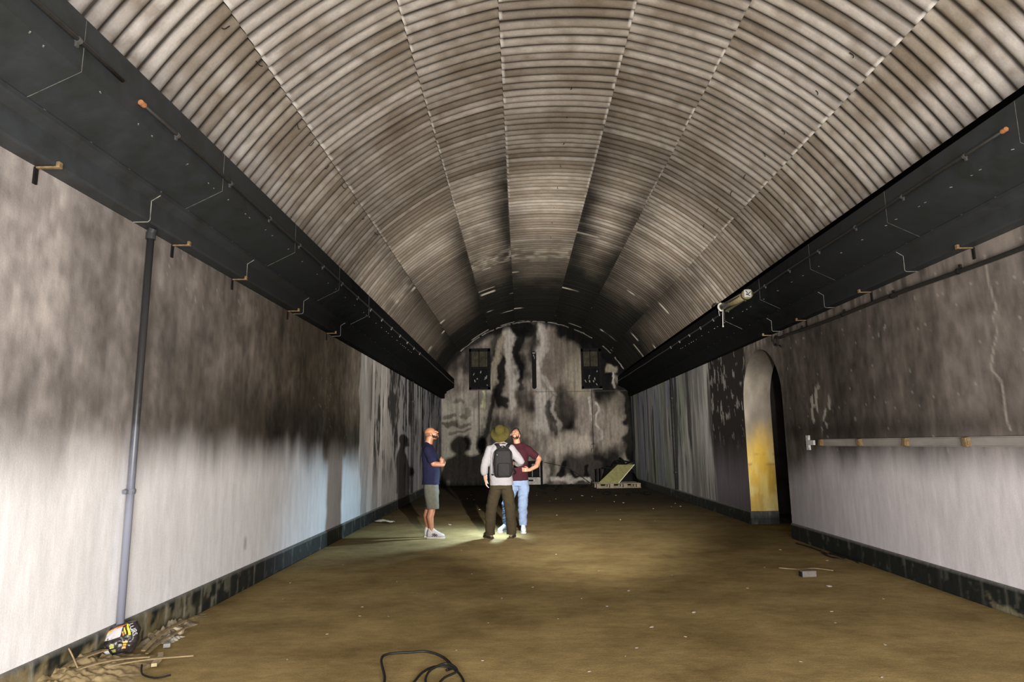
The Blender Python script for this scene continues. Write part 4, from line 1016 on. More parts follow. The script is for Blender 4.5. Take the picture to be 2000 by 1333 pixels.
# the printed plastic bag
def bag():
    root = empty('plastic_bag', (-2.80, 4.92, 0.0), math.radians(-28))
    tag(root, 'crumpled printed black and orange plastic bag at the foot of the downpipe', 'bag')
    root.location = (-2.80, 4.86, 0.06)
    film = mat('bag_black_film', (0.035, 0.028, 0.026), 0.3, vary=0.5, scale=14, bump=0.6, spec=0.6)
    W, H, D = 0.30, 0.24, 0.16
    def front(x, z):       # depth of the front face at (x,z); local front faces -Y
        e = (1 - (abs(x) / (W / 2)) ** 3) * (1 - (abs(z - H / 2) / (H / 2)) ** 3)
        cr = 0.014 * abs(mnoise.noise(Vector((x * 30, z * 24, 2)))) + 0.02 * mnoise.noise(Vector((x * 9, z * 9, 7)))
        return -(D / 2) * max(e, 0) ** 0.5 - cr
    nx, nz = 46, 40
    P = []
    for i in range(nx + 1):
        x = -W / 2 + W * i / nx; P.append([(x, front(x, H * j / nz), H * j / nz) for j in range(nz + 1)])
    Pf = np.array(P); Pb = Pf.copy(); Pb[..., 1] = -Pf[..., 1] * 0.7
    bm = bmesh.new()
    F = [[bm.verts.new(p) for p in row] for row in Pf]; B = [[bm.verts.new(p) for p in row] for row in Pb]
    for i in range(nx):
        for j in range(nz):
            bm.faces.new((F[i][j], F[i + 1][j], F[i + 1][j + 1], F[i][j + 1])); bm.faces.new((B[i][j], B[i][j + 1], B[i + 1][j + 1], B[i + 1][j]))
    for i in range(nx):
        bm.faces.new((F[i][nz], F[i + 1][nz], B[i + 1][nz], B[i][nz])); bm.faces.new((F[i][0], B[i][0], B[i + 1][0], F[i + 1][0]))
    for j in range(nz):
        bm.faces.new((F[0][j], F[0][j + 1], B[0][j + 1], B[0][j])); bm.faces.new((F[nx][j], B[nx][j], B[nx][j + 1], F[nx][j + 1]))
    body = obj('bag_film', bm, film, root, True)
    def patch(name, poly, color, rough=0.35, vary=0.15, off=0.003, parent=None):
        """printed area: polygon in (x,z) pressed on the film"""
        bm = bmesh.new()
        cx_ = sum(p[0] for p in poly) / len(poly); cz_ = sum(p[1] for p in poly) / len(poly)
        rings = []
        for k in range(7):
            t = k / 6
            ring = []
            for i in range(len(poly)):
                a_, b_ = poly[i], poly[(i + 1) % len(poly)]
                for q in range(4):
                    px_ = a_[0] + (b_[0] - a_[0]) * q / 4; pz_ = a_[1] + (b_[1] - a_[1]) * q / 4
                    x_ = cx_ + (px_ - cx_) * t; z_ = cz_ + (pz_ - cz_) * t
                    ring.append((x_, front(x_, z_) - off, z_))
            rings.append([bm.verts.new(p) for p in ring] if k else [bm.verts.new(ring[0])])
        for r0, r1 in zip(rings, rings[1:]):
            m_ = len(r1)
            for i in range(m_):
                if len(r0) == 1: bm.faces.new((r0[0], r1[i], r1[(i + 1) % m_]))
                else: bm.faces.new((r0[i], r1[i], r1[(i + 1) % m_], r0[(i + 1) % m_]))
        return obj(name, bm, mat('bag_' + name, color, rough, vary=vary, scale=30, spec=0.5), body, True)
    patch('silver_panel', [(-0.115, 0.115), (0.03, 0.14), (0.025, 0.215), (-0.07, 0.21), (-0.11, 0.17)], (0.62, 0.60, 0.60))
    patch('orange_top', [(-0.085, 0.195), (-0.06, 0.215), (0.06, 0.232), (0.075, 0.225), (0.0, 0.212)], (0.72, 0.20, 0.03), vary=0.4)
    patch('yellow_corner', [(-0.095, 0.175), (-0.07, 0.205), (-0.02, 0.216), (-0.045, 0.195)], (0.80, 0.50, 0.06))
    patch('yellow_stripe', [(0.062, 0.225), (0.082, 0.222), (0.100, 0.145), (0.082, 0.142)], (0.85, 0.74, 0.03))
    patch('yellow_stripe', [(0.038, 0.205), (0.048, 0.205), (0.064, 0.15), (0.054, 0.15)], (0.80, 0.55, 0.03))
    patch('orange_stripe', [(0.030, 0.175), (0.036, 0.180), (0.052, 0.145), (0.046, 0.142)], (0.75, 0.28, 0.05))
    patch('white_label', [(-0.088, 0.035), (-0.040, 0.050), (-0.028, 0.012), (-0.070, 0.004)], (0.72, 0.72, 0.74))
    patch('green_picture', [(-0.030, 0.085), (-0.004, 0.092), (0.0, 0.058), (-0.022, 0.055)], (0.42, 0.44, 0.10))
    patch('green_picture', [(-0.018, 0.045), (0.006, 0.048), (0.008, 0.022), (-0.012, 0.02)], (0.30, 0.32, 0.10))
    for zz, cc in ((0.088, (0.75, 0.55, 0.16)), (0.066, (0.82, 0.42, 0.06)), (0.046, (0.78, 0.50, 0.16))):
        patch('orange_picture', [(0.052, zz + 0.008), (0.088, zz + 0.010), (0.090, zz - 0.006), (0.054, zz - 0.008)], cc)
    # white lettering running down the right edge
    cu = bpy.data.curves.new('letters', 'FONT'); cu.body = 'LURS'; cu.size = 0.042; cu.extrude = 0.001
    to = bpy.data.objects.new('tmp', cu); C.objects.link(to)
    dg = bpy.context.evaluated_depsgraph_get(); me = bpy.data.meshes.new_from_object(to.evaluated_get(dg))
    bpy.data.objects.remove(to)
    wm = mat('bag_white_print', (0.75, 0.75, 0.76), 0.4, vary=0.1)
    me.materials.clear(); me.materials.append(wm)
    a_ = math.radians(-72)
    for v in me.vertices:
        x_, y_ = v.co.x, v.co.y; e_ = v.co.z
        X_ = 0.088 + x_ * math.cos(a_) - y_ * math.sin(a_); Z_ = 0.222 + x_ * math.sin(a_) + y_ * math.cos(a_)
        X_ = min(X_, W / 2 - 0.002)
        v.co = (X_, front(X_, min(max(Z_, 0.01), H - 0.01)) - 0.004 - e_, Z_)
    link_mesh('white_lettering', me, wm, body)
    obj('twisted_neck', tube(smooth_path([(-0.13, 0.0, 0.06), (-0.145, -0.02, 0.13), (-0.14, -0.01, 0.19), (-0.145, 0, 0.225)]), [0.035] * 6 + [0.022] * 6 + [0.020] * 7, 9), mat('bag_neck', (0.12, 0.09, 0.075), 0.5, vary=0.4, scale=30), root)
    # slump the whole bag: narrow foot, peak at the top right, creased skin
    for o_ in [q for q in bpy.data.objects if q.type == 'MESH' and (q.parent == root or q.parent == body)]:
        for v in o_.data.vertices:
            x_, y_, z_ = v.co; t_ = min(max(z_ / H, 0), 1)
            cr_ = mnoise.noise(Vector((x_ * 16, z_ * 16, 4)))
            v.co = (x_ * (0.80 + 0.22 * math.sin(PI * t_)) + 0.012 * cr_, y_ + 0.020 * cr_ + 0.05 * t_, z_ * (0.86 + 0.75 * (x_ + 0.05) * (x_ < 0.10) + 0.10 * (x_ >= 0.10)) + 0.010 * mnoise.noise(Vector((x_ * 14, 3, z_ * 9))))
    root.location = (-2.915, 4.86, 0.055); root.scale = (0.90, 0.86, 0.92)
    root.rotation_euler = (math.radians(-8), 0, math.radians(14))
    return root
bag()
# ------------------------------------------------------------------ people
def add_loft(bm, rings, n=20, pw=2.0, cap=True):
    """rings: (centre, rx, ry, x axis, y axis) superellipse sections"""
    R = []
    for c_, rx, ry, ax, ay in rings:
        c_ = Vector(c_); ring = []
        for k in range(n):
            t = 2 * PI * k / n; ct, st_ = math.cos(t), math.sin(t)
            x_ = math.copysign(abs(ct) ** (2 / pw), ct) * rx; y_ = math.copysign(abs(st_) ** (2 / pw), st_) * ry
            ring.append(bm.verts.new(c_ + Vector(ax) * x_ + Vector(ay) * y_))
        R.append(ring)
    for a, b in zip(R, R[1:]):
        for k in range(n): bm.faces.new((a[k], a[(k + 1) % n], b[(k + 1) % n], b[k]))
    if cap: bm.faces.new(R[0][::-1]); bm.faces.new(R[-1])
def add_limb(bm, pts, rads, n=16, flat=1.0):
    """tapered limb through joints, with round ends"""
    pts = [Vector(p) for p in pts]; P = []; Rr = []
    for i in range(len(pts) - 1):
        for k in range(5):
            t = k / 5; P.append(pts[i].lerp(pts[i + 1], t)); Rr.append(rads[i] + (rads[i + 1] - rads[i]) * t)
    P.append(pts[-1]); Rr.append(rads[-1])
    d0 = (P[1] - P[0]).normalized(); d1 = (P[-1] - P[-2]).normalized()
    pre = [(P[0] - d0 * Rr[0] * math.sin(a), Rr[0] * math.cos(a)) for a in (1.35, 1.0, 0.5)]
    post = [(P[-1] + d1 * Rr[-1] * math.sin(a), Rr[-1] * math.cos(a)) for a in (0.5, 1.0, 1.35)]
    A_ = [p for p, _ in pre] + P + [p for p, _ in post]; B_ = [r for _, r in pre] + Rr + [r for _, r in post]
    add_tube(bm, A_, B_, n)
def add_ell(bm, c_, r, rot=None, sub=3):
    m = Matrix.Translation(c_)
    if rot is not None: m = m @ rot
    m = m @ Matrix.Diagonal((r[0], r[1], r[2], 1))
    bmesh.ops.create_icosphere(bm, subdivisions=sub, radius=1.0, matrix=m)
def fuse(name, bm, m, parent, voxel=0.007, smooth=4, wrinkle=0.0, wscale=9, seed=0, wz=1.0):
    """merge overlapping shapes into one continuous surface"""
    bmesh.ops.recalc_face_normals(bm, faces=bm.faces)
    me = bpy.data.meshes.new(name); bm.to_mesh(me); bm.free()
    o = bpy.data.objects.new(name, me); C.objects.link(o)
    md = o.modifiers.new('r', 'REMESH'); md.mode = 'VOXEL'; md.voxel_size = voxel; md.use_smooth_shade = True
    if smooth:
        sm = o.modifiers.new('s', 'SMOOTH'); sm.factor = 0.5; sm.iterations = smooth
    dg = bpy.context.evaluated_depsgraph_get()
    me2 = bpy.data.meshes.new_from_object(o.evaluated_get(dg))
    bpy.data.objects.remove(o); bpy.data.meshes.remove(me)
    if wrinkle > 0:
        n = len(me2.vertices)
        co = np.empty(n * 3, np.float32); me2.vertices.foreach_get('co', co); co = co.reshape(-1, 3)
        no = np.array([v.normal for v in me2.vertices], np.float32)
        w1 = fbm(co[:, 0] * wscale + co[:, 1] * wscale * 0.8, co[:, 2] * wscale * wz, seed, 4) - 0.5
        w2 = fbm(co[:, 1] * wscale * 1.3 - co[:, 2] * wscale * 0.7, co[:, 0] * wscale * 1.2 + co[:, 2] * wscale * wz * 1.5, seed + 5, 3) - 0.5
        co += no * ((w1 + w2) * wrinkle * 2)[:, None]
        me2.vertices.foreach_set('co', co.reshape(-1)); me2.update()
    me2.name = name; me2.materials.clear(); me2.materials.append(m)
    me2.polygons.foreach_set('use_smooth', [True] * len(me2.polygons))
    o = bpy.data.objects.new(name, me2); C.objects.link(o); o.parent = parent
    return o
def add_hand(bm, wrist, d, nrm, thumb, curl=0.45, sc=1.0):
    """palm with four unequal bent fingers and a thumb; d = hand direction, nrm = palm side, thumb = thumb side"""
    w_ = Vector(wrist); d = Vector(d).normalized(); th = Vector(thumb); th = (th - d * th.dot(d)).normalized()
    nr = d.cross(th).normalized()
    if nr.dot(Vector(nrm)) < 0: nr = -nr
    X = lambda a, b, c_: w_ + (d * a + th * b + nr * c_) * sc
    add_limb(bm, [X(-0.01, 0, 0), X(0.03, 0.0, 0)], [0.024 * sc, 0.026 * sc], 10)
    for b in (-0.026, -0.009, 0.009, 0.026): add_limb(bm, [X(0.01, b * 0.6, 0), X(0.085, b, 0)], [0.015 * sc, 0.0135 * sc], 8)
    for k, (b, l) in enumerate(((0.029, 0.072), (0.010, 0.080), (-0.010, 0.074), (-0.029, 0.058))):
        p = X(0.085, b, 0); ang = 0; pts = [p]
        dd = d.copy()
        for q, f in enumerate((0.45, 0.32, 0.25)):
            ang += curl * (1.0 + 0.12 * k) * (0.8 if q == 0 else 1)
            v = (d * math.cos(ang) + nr * math.sin(ang) + th * b * 1.5).normalized()
            p = p + v * l * f * sc; pts.append(p)
        add_limb(bm, pts, [0.0092 * sc, 0.0088 * sc, 0.008 * sc, 0.0065 * sc], 8)
    add_limb(bm, [X(0.02, 0.018, 0.006), X(0.045, 0.046, 0.016), X(0.072, 0.058, 0.024), X(0.092, 0.055, 0.032)], [0.015 * sc, 0.0125 * sc, 0.010 * sc, 0.0075 * sc], 8)
def head_rot(pitch, yaw=0, roll=0):
    return Matrix.Rotation(yaw, 4, 'Z') @ Matrix.Rotation(pitch, 4, 'X') @ Matrix.Rotation(roll, 4, 'Y')
def add_head(bm, T):
    """face looks along local +Y of T"""
    def E(c_, r, rot=None):
        m = T @ Matrix.Translation(c_)
        if rot is not None: m = m @ rot
        bmesh.ops.create_icosphere(bm, subdivisions=3, radius=1.0, matrix=m @ Matrix.Diagonal((r[0], r[1], r[2], 1)))
    def Lb(pts, r): add_limb(bm, [T @ Vector(p) for p in pts], r, 10)
    E((0, -0.012, 0.030), (0.076, 0.094, 0.084)); E((0, 0.020, -0.025), (0.064, 0.070, 0.080))
    E((0, 0.035, -0.070), (0.050, 0.052, 0.042)); E((0, 0.070, -0.092), (0.024, 0.018, 0.018))
    E((0, 0.078, 0.032), (0.052, 0.016, 0.012)); E((0.034, 0.062, -0.022), (0.024, 0.022, 0.022)); E((-0.034, 0.062, -0.022), (0.024, 0.022, 0.022))
    Lb([(0, 0.084, 0.022), (0, 0.104, -0.012), (0, 0.108, -0.020)], [0.009, 0.013, 0.013])
    E((0.012, 0.096, -0.024), (0.009, 0.010, 0.008)); E((-0.012, 0.096, -0.024), (0.009, 0.010, 0.008))
    Lb([(-0.022, 0.078, -0.054), (0, 0.090, -0.051), (0.022, 0.078, -0.054)], [0.006, 0.008, 0.006])
    Lb([(-0.020, 0.078, -0.065), (0, 0.088, -0.066), (0.020, 0.078, -0.065)], [0.006, 0.008, 0.006])
    for s in (-1, 1): E((s * 0.080, -0.008, -0.004), (0.009, 0.019, 0.031), Matrix.Rotation(s * 0.3, 4, 'Z'))
def face_parts(root, T, hair_m, beard_m, hair='short', beard=True):
    em = EYE; n = 0
    for s in (-1, 1):
        bm = bmesh.new()
        add_ell(bm, T @ Vector((s * 0.030, 0.074, 0.008)), (0.0125, 0.0125, 0.0115), None, 2); e_ = obj('eye', bm, em, root, True)
        bm = bmesh.new(); add_ell(bm, T @ Vector((s * 0.030, 0.0835, 0.009)), (0.006, 0.004, 0.006), None, 2); obj('iris', bm, M['black'], e_, True)
        bm = bmesh.new(); add_limb(bm, [T @ Vector((s * 0.014, 0.090, 0.030)), T @ Vector((s * 0.032, 0.088, 0.035)), T @ Vector((s * 0.050, 0.074, 0.029))], [0.004, 0.0055, 0.003], 8); obj('eyebrow', bm, beard_m, root, True)
    if hair:
        bm = bmesh.new(); R3 = T.to_3x3().to_4x4()
        def E(c_, r): bmesh.ops.create_icosphere(bm, subdivisions=3, radius=1.0, matrix=T @ Matrix.Translation(c_) @ Matrix.Diagonal((r[0], r[1], r[2], 1)))
        if hair == 'short':
            E((0, -0.022, 0.045), (0.083, 0.094, 0.082)); E((0, -0.05, 0.0), (0.074, 0.062, 0.070)); E((0, 0.030, 0.095), (0.052, 0.045, 0.028))
            fuse('hair', bm, hair_m, root, 0.006, 3, 0.003, 60, 3)
        else:   # cropped to a thin shadow at the back and sides
            E((0, -0.030, 0.018), (0.0775, 0.082, 0.066))
            fuse('hair', bm, hair_m, root, 0.006, 3)
    if beard:
        bm = bmesh.new()
        def E(c_, r): bmesh.ops.create_icosphere(bm, subdivisions=3, radius=1.0, matrix=T @ Matrix.Translation(c_) @ Matrix.Diagonal((r[0], r[1], r[2], 1)))
        E((0, 0.062, -0.098), (0.032, 0.022, 0.020))
        for s in (-1, 1):
            E((s * 0.034, 0.048, -0.080), (0.021, 0.030, 0.024)); E((s * 0.054, 0.020, -0.058), (0.014, 0.026, 0.026)); E((s * 0.063, 0.004, -0.022), (0.010, 0.014, 0.032))
            add_limb(bm, [T @ Vector((s * 0.004, 0.093, -0.041)), T @ Vector((s * 0.026, 0.080, -0.048)), T @ Vector((s * 0.034, 0.066, -0.075))], [0.004, 0.005, 0.007], 8)
        fuse('beard', bm, beard_m, root, 0.005, 2, 0.002, 80, 6)
def shoe(root, ankle, ang, m, sole_m, L=0.285, stripe=None, name='shoe'):
    """low shoe: heel under the ankle, toe along angle ang in the ground plane"""
    T = Matrix.Translation((ankle[0], ankle[1], 0)) @ Matrix.Rotation(ang, 4, 'Z')     # toe towards local +Y
    bm = bmesh.new()
    secs = [(-0.075, 0.026, 0.045, 0.050), (-0.055, 0.036, 0.055, 0.075), (-0.01, 0.037, 0.058, 0.085), (0.04, 0.038, 0.052, 0.066), (0.09, 0.044, 0.044, 0.048), (0.14, 0.047, 0.038, 0.036), (0.18, 0.040, 0.032, 0.028), (0.203, 0.022, 0.028, 0.020)]
    k = L / 0.285; X = (T.to_3x3() @ Vector((1, 0, 0))); Z = Vector((0, 0, 1))
    add_loft(bm, [(T @ Vector((0, y * k, 0.018 + hz)), rx, hz, X, Z) for y, rx, cz, hz in secs], 16, 2.3)
    add_limb(bm, [T @ Vector((0, -0.015, 0.07)), T @ Vector((0, -0.02, 0.125))], [0.040, 0.040], 14)
    s_ = fuse(name, bm, m, root, 0.005, 3)
    bm = bmesh.new()
    out = [(0.030, -0.082), (0.043, -0.03), (0.040, 0.04), (0.050, 0.10), (0.052, 0.145), (0.042, 0.185), (0.020, 0.210), (-0.020, 0.210), (-0.042, 0.185), (-0.050, 0.145), (-0.046, 0.10), (-0.038, 0.04), (-0.041, -0.03), (-0.030, -0.082)]
    lo = [bm.verts.new(T @ Vector((x, y * k, 0.001))) for x, y in out]; hi = [bm.verts.new(T @ Vector((x, y * k, 0.026))) for x, y in out]
    bm.faces.new(lo); bm.faces.new(hi)
    for i in range(len(out)): bm.faces.new((lo[i], lo[(i + 1) % len(out)], hi[(i + 1) % len(out)], hi[i]))
    bmesh.ops.recalc_face_normals(bm, faces=bm.faces)
    obj('sole', bm, sole_m, s_)
    bm = bmesh.new()
    for y in (0.055, 0.078, 0.10): add_tube(bm, [T @ Vector((-0.022, y * k, 0.112 - 0.45 * y)), T @ Vector((0.0, y * k, 0.125 - 0.45 * y)), T @ Vector((0.022, y * k, 0.112 - 0.45 * y))], 0.004, 6)
    obj('lace', bm, sole_m, s_)
    if stripe is not None:
        bm = bmesh.new()
        for sx_ in (-1, 1):
            q = lambda y, z: T @ Vector((sx_ * (0.043 if y < 0.05 else 0.047), y, z))
            add_tube(bm, [q(0.005, 0.035), q(0.035, 0.060), q(0.055, 0.085)], 0.0055, 6); add_tube(bm, [q(0.035, 0.030), q(0.062, 0.055), q(0.080, 0.072)], 0.0055, 6)
            add_tube(bm, [q(0.000, 0.066), q(0.040, 0.056), q(0.088, 0.040)], 0.0055, 6); add_tube(bm, [q(0.010, 0.082), q(0.050, 0.070), q(0.098, 0.055)], 0.0050, 6)
        obj('side_stripes', bm, stripe, s_)
    return s_
EYE = mat('eye_white', (0.1756, 0.1571, 0.1386), 0.3, vary=0.05)
skin1 = mat('tanned_skin', (0.1848, 0.0762, 0.0370), 0.55, vary=0.22, scale=14, spec=0.35)
skin2 = mat('light_skin', (0.1940, 0.0924, 0.0554), 0.55, vary=0.2, scale=14, spec=0.35)
dark_hair = mat('dark_hair', (0.0042, 0.0030, 0.0023), 0.7, vary=0.4, scale=60)
stubble = mat('cropped_hair', (0.1016, 0.0462, 0.0277), 0.8, vary=0.3, scale=80)
beard_m = mat('dark_beard', (0.0115, 0.0064, 0.0046), 0.85, vary=0.4, scale=80)
AXX, AYY = (1, 0, 0), (0, 1, 0)
def torso_rings(spec): return [((cx_, cy_, z), rx, ry, AXX, AYY) for z, cx_, cy_, rx, ry in spec]

# ---- man in the navy T-shirt, seen from his right side, arms folded, looking up
def man_navy():
    root = empty('person', (-1.47, 10.95, 0), math.radians(-86))
    tag(root, 'person in navy T-shirt and grey-green shorts, arms folded, head tilted back looking up', 'person')
    T = Matrix.Translation((0, 0.045, 1.690)) @ head_rot(math.radians(24))
    aR, aL = (0.085, -0.005, 0.09), (-0.105, -0.075, 0.09)
    bm = bmesh.new()
    add_head(bm, T)
    add_limb(bm, [(0, -0.025, 1.46), (0, -0.005, 1.55), (0, 0.015, 1.63)], [0.074, 0.064, 0.060])
    add_loft(bm, torso_rings([(0.86, 0, 0, 0.115, 0.085), (0.95, 0, 0, 0.135, 0.095), (1.08, 0, 0.01, 0.145, 0.12), (1.22, 0, 0.01, 0.155, 0.12), (1.36, 0, -0.005, 0.17, 0.115), (1.45, 0, -0.02, 0.14, 0.09), (1.51, 0, -0.02, 0.07, 0.06)]))
    # arms: shoulders, elbows forward, forearms crossed over the belly
    add_limb(bm, [(0.185, -0.015, 1.43), (0.235, 0.07, 1.20)], [0.056, 0.044]); add_limb(bm, [(0.235, 0.07, 1.20), (0.10, 0.215, 1.185), (-0.03, 0.235, 1.215)], [0.045, 0.038, 0.028])
    add_limb(bm, [(-0.185, -0.015, 1.43), (-0.235, 0.07, 1.22)], [0.056, 0.044]); add_limb(bm, [(-0.235, 0.07, 1.22), (-0.10, 0.185, 1.215), (0.04, 0.20, 1.235)], [0.045, 0.038, 0.028])
    add_hand(bm, (-0.03, 0.235, 1.215), (-0.95, -0.18, 0.15), (0, -1, 0), (0, 0.1, 1), 0.35)
    add_hand(bm, (0.04, 0.20, 1.235), (0.95, 0.16, 0.12), (0, -1, 0), (0, 0.1, 1), 0.45)
    for (ax, ay, az), hx in ((aR, 0.09), (aL, -0.09)):
        kn = (ax * 1.0, ay + 0.02, 0.49)
        add_limb(bm, [(hx * 0.85, 0, 0.88), (hx * 0.98, 0.01, 0.70), kn], [0.066, 0.074, 0.056])
        add_limb(bm, [kn, (ax, ay - 0.025, 0.34), (ax, ay - 0.01, 0.16), (ax, ay, 0.085)], [0.054, 0.057, 0.038, 0.037])
        add_limb(bm, [(ax, ay, 0.085), (ax, ay, 0.062)], [0.032, 0.028])
    fuse('body', bm, skin1, root, 0.0065, 3)
    face_parts(root, T, stubble, beard_m, 'cropped', True)
    # T-shirt
    navy = mat('navy_cotton', (0.0041, 0.0041, 0.0156), 0.9, vary=0.3, scale=20)
    bm = bmesh.new()
    add_loft(bm, torso_rings([(0.86, 0, 0.0, 0.188, 0.146), (0.93, 0, 0.0, 0.182, 0.142), (1.05, 0, 0.012, 0.176, 0.145), (1.20, 0, 0.012, 0.182, 0.143), (1.33, 0, 0.0, 0.200, 0.138), (1.41, 0, -0.012, 0.195, 0.118), (1.475, 0, -0.02, 0.145, 0.088), (1.52, 0, -0.018, 0.076, 0.068)]), 28, 2.3)
    add_limb(bm, [(0.175, -0.015, 1.42), (0.225, 0.045, 1.27)], [0.080, 0.070]); add_limb(bm, [(-0.175, -0.015, 1.42), (-0.225, 0.045, 1.27)], [0.080, 0.070])
    for s_ in (-1, 1): add_limb(bm, [(s_ * 0.03, -0.03, 1.515), (s_ * 0.15, -0.02, 1.445)], [0.048, 0.056])
    fuse('shirt', bm, navy, root, 0.008, 4, 0.007, 8, 11, 0.7)
    # shorts
    sh = mat('grey_green_cotton', (0.0481, 0.0481, 0.0370), 0.9, vary=0.25, scale=20)
    bm = bmesh.new()
    add_loft(bm, torso_rings([(0.80, 0, 0, 0.175, 0.128), (0.88, 0, 0, 0.162, 0.118), (0.97, 0, 0, 0.150, 0.108)]), 24, 2.3)
    for (ax, ay, az), s in ((aR, 1), (aL, -1)):
        add_loft(bm, [((s * 0.076, 0.0, 0.88), 0.085, 0.112, AXX, AYY), ((s * 0.09, 0.008, 0.72), 0.102, 0.118, AXX, AYY), ((ax * 1.0, ay * 0.8 + 0.025, 0.47), 0.088, 0.098, AXX, AYY)], 20, 2.2)
    fuse('shorts', bm, sh, root, 0.008, 3, 0.008, 7, 21, 0.5)
    wl = mat('white_leather', (0.2541, 0.2402, 0.2356), 0.5, vary=0.12, scale=20); so = mat('white_rubber', (0.2864, 0.2772, 0.2633), 0.6, vary=0.15, scale=20)
    nv = mat('shoe_stripe_dark', (0.0139, 0.0092, 0.0139), 0.6, vary=0.2)
    shoe(root, aR, math.radians(-6), wl, so, stripe=nv); shoe(root, aL, math.radians(14), wl, so, stripe=nv)
man_navy()
for ch in bpy.data.objects:
    if ch.parent and ch.parent.name == 'person' and ch.type == 'MESH' and not ch.name.startswith('shoe'):
        for q_ in [ch] + list(ch.children):
            for v in q_.data.vertices: v.co.y -= 0.05 * max(0, v.co.z - 0.1)

# ---- man in the grey shirt and sun hat, seen from behind
def man_hat():
    root = empty('person', (-0.34, 10.86, 0), math.radians(2))
    tag(root, 'person seen from behind in pale grey shirt, olive trousers and yellow sun hat', 'person')
    T = Matrix.Translation((0.0, -0.015, 1.685)) @ head_rot(math.radians(20), math.radians(-12))
    aL, aR = (-0.185, -0.03, 0.09), (0.165, -0.02, 0.09)
    bm = bmesh.new(); add_head(bm, T)
    add_limb(bm, [(0, -0.03, 1.45), (0, -0.03, 1.53), (0, -0.02, 1.62)], [0.066, 0.060, 0.058])
    add_loft(bm, torso_rings([(0.86, 0, 0, 0.115, 0.085), (0.95, 0, 0, 0.135, 0.095), (1.10, 0, 0.0, 0.15, 0.12), (1.34, 0, 0, 0.17, 0.115), (1.44, 0, -0.02, 0.14, 0.09), (1.50, 0, -0.02, 0.07, 0.06)]))
    # left arm hangs, hand at the pocket; right elbow bent, forearm forward
    add_limb(bm, [(-0.19, -0.01, 1.42), (-0.275, -0.03, 1.16)], [0.056, 0.044]); add_limb(bm, [(-0.275, -0.03, 1.16), (-0.255, 0.015, 0.94)], [0.044, 0.030])
    add_hand(bm, (-0.255, 0.015, 0.94), (0.10, 0.10, -1), (1, 0, 0), (0, 1, 0), 0.3)
    add_limb(bm, [(0.19, -0.01, 1.42), (0.335, 0.0, 1.20)], [0.056, 0.046]); add_limb(bm, [(0.335, 0.0, 1.20), (0.20, 0.20, 1.18)], [0.046, 0.030])
    add_hand(bm, (0.20, 0.20, 1.18), (-0.7, 0.7, 0.05), (0, 0, 1), (0.6, 0.6, 0.5), 0.7)
    for (ax, ay, az), hx in ((aR, 0.095), (aL, -0.095)):
        kn = (ax * 0.85, ay + 0.03, 0.48)
        add_limb(bm, [(hx * 0.85, 0, 0.86), kn, (ax, ay, 0.085)], [0.068, 0.056, 0.040]); add_limb(bm, [(ax, ay, 0.085), (ax, ay, 0.062)], [0.032, 0.028])
    fuse('body', bm, skin2, root, 0.0065, 3)
    face_parts(root, T, dark_hair, dark_hair, 'short', False)
    gs = mat('pale_grey_cotton', (0.1197, 0.1131, 0.1164), 0.9, vary=0.12, scale=14)
    bm = bmesh.new()
    add_loft(bm, torso_rings([(0.835, 0.01, -0.005, 0.200, 0.150), (0.88, 0.01, 0.0, 0.200, 0.152), (1.00, 0, 0.0, 0.190, 0.150), (1.16, 0, 0.0, 0.188, 0.146), (1.32, 0, 0.0, 0.205, 0.140), (1.41, 0, -0.012, 0.200, 0.120), (1.47, 0, -0.02, 0.150, 0.095), (1.525, 0, -0.02, 0.085, 0.078)]), 28, 2.3)
    add_limb(bm, [(-0.175, -0.01, 1.42), (-0.235, -0.02, 1.26), (-0.275, -0.03, 1.14), (-0.275, -0.01, 1.05)], [0.078, 0.072, 0.067, 0.062])
    add_limb(bm, [(0.175, -0.01, 1.42), (0.27, -0.01, 1.30), (0.335, 0.0, 1.215), (0.29, 0.07, 1.19)], [0.080, 0.076, 0.070, 0.060])
    for s_ in (-1, 1): add_limb(bm, [(s_ * 0.03, -0.03, 1.51), (s_ * 0.15, -0.015, 1.44)], [0.048, 0.058])
    sh_ = fuse('shirt', bm, gs, root, 0.008, 4, 0.010, 7, 31, 0.8)
    # collar in two tones and the round print below it
    bm = bmesh.new(); add_tube(bm, [(0.088 * math.cos(a), -0.022 + 0.080 * math.sin(a), 1.505 - 0.012 * math.sin(a)) for a in np.linspace(0, 2 * PI, 24)], 0.012, 8); obj('collar', bm, M['strap'], sh_, True)
    bm = bmesh.new()
    for r_, t_ in ((0.070, 0.005),):
        add_tube(bm, [(r_ * math.cos(a), -0.120 - 0.030 * math.sin(a) * -1 * 0 - 0.004, 1.43 + r_ * 0.62 * math.sin(a)) for a in np.linspace(0, PI, 14)], 0.004, 6)
    obj('round_print', bm, M['strap'], sh_)
    tr = mat('olive_trousers', (0.0165, 0.0122, 0.0056), 0.9, vary=0.30, scale=9)
    bm = bmesh.new()
    add_loft(bm, torso_rings([(0.78, 0, 0, 0.178, 0.128), (0.88, 0, 0, 0.165, 0.120), (0.98, 0, 0, 0.150, 0.112)]), 24, 2.4)
    for (ax, ay, az), s in ((aR, 1), (aL, -1)):
        add_loft(bm, [((s * 0.080, 0.0, 0.88), 0.085, 0.112, AXX, AYY), ((s * 0.105, 0.008, 0.72), 0.104, 0.120, AXX, AYY), ((ax * 0.86, ay + 0.025, 0.48), 0.092, 0.098, AXX, AYY),
                      ((ax * 0.97, ay - 0.005, 0.28), 0.088, 0.092, AXX, AYY), ((ax, ay - 0.01, 0.10), 0.086, 0.090, AXX, AYY), ((ax, ay - 0.01, 0.055), 0.082, 0.086, AXX, AYY)], 20, 2.2)
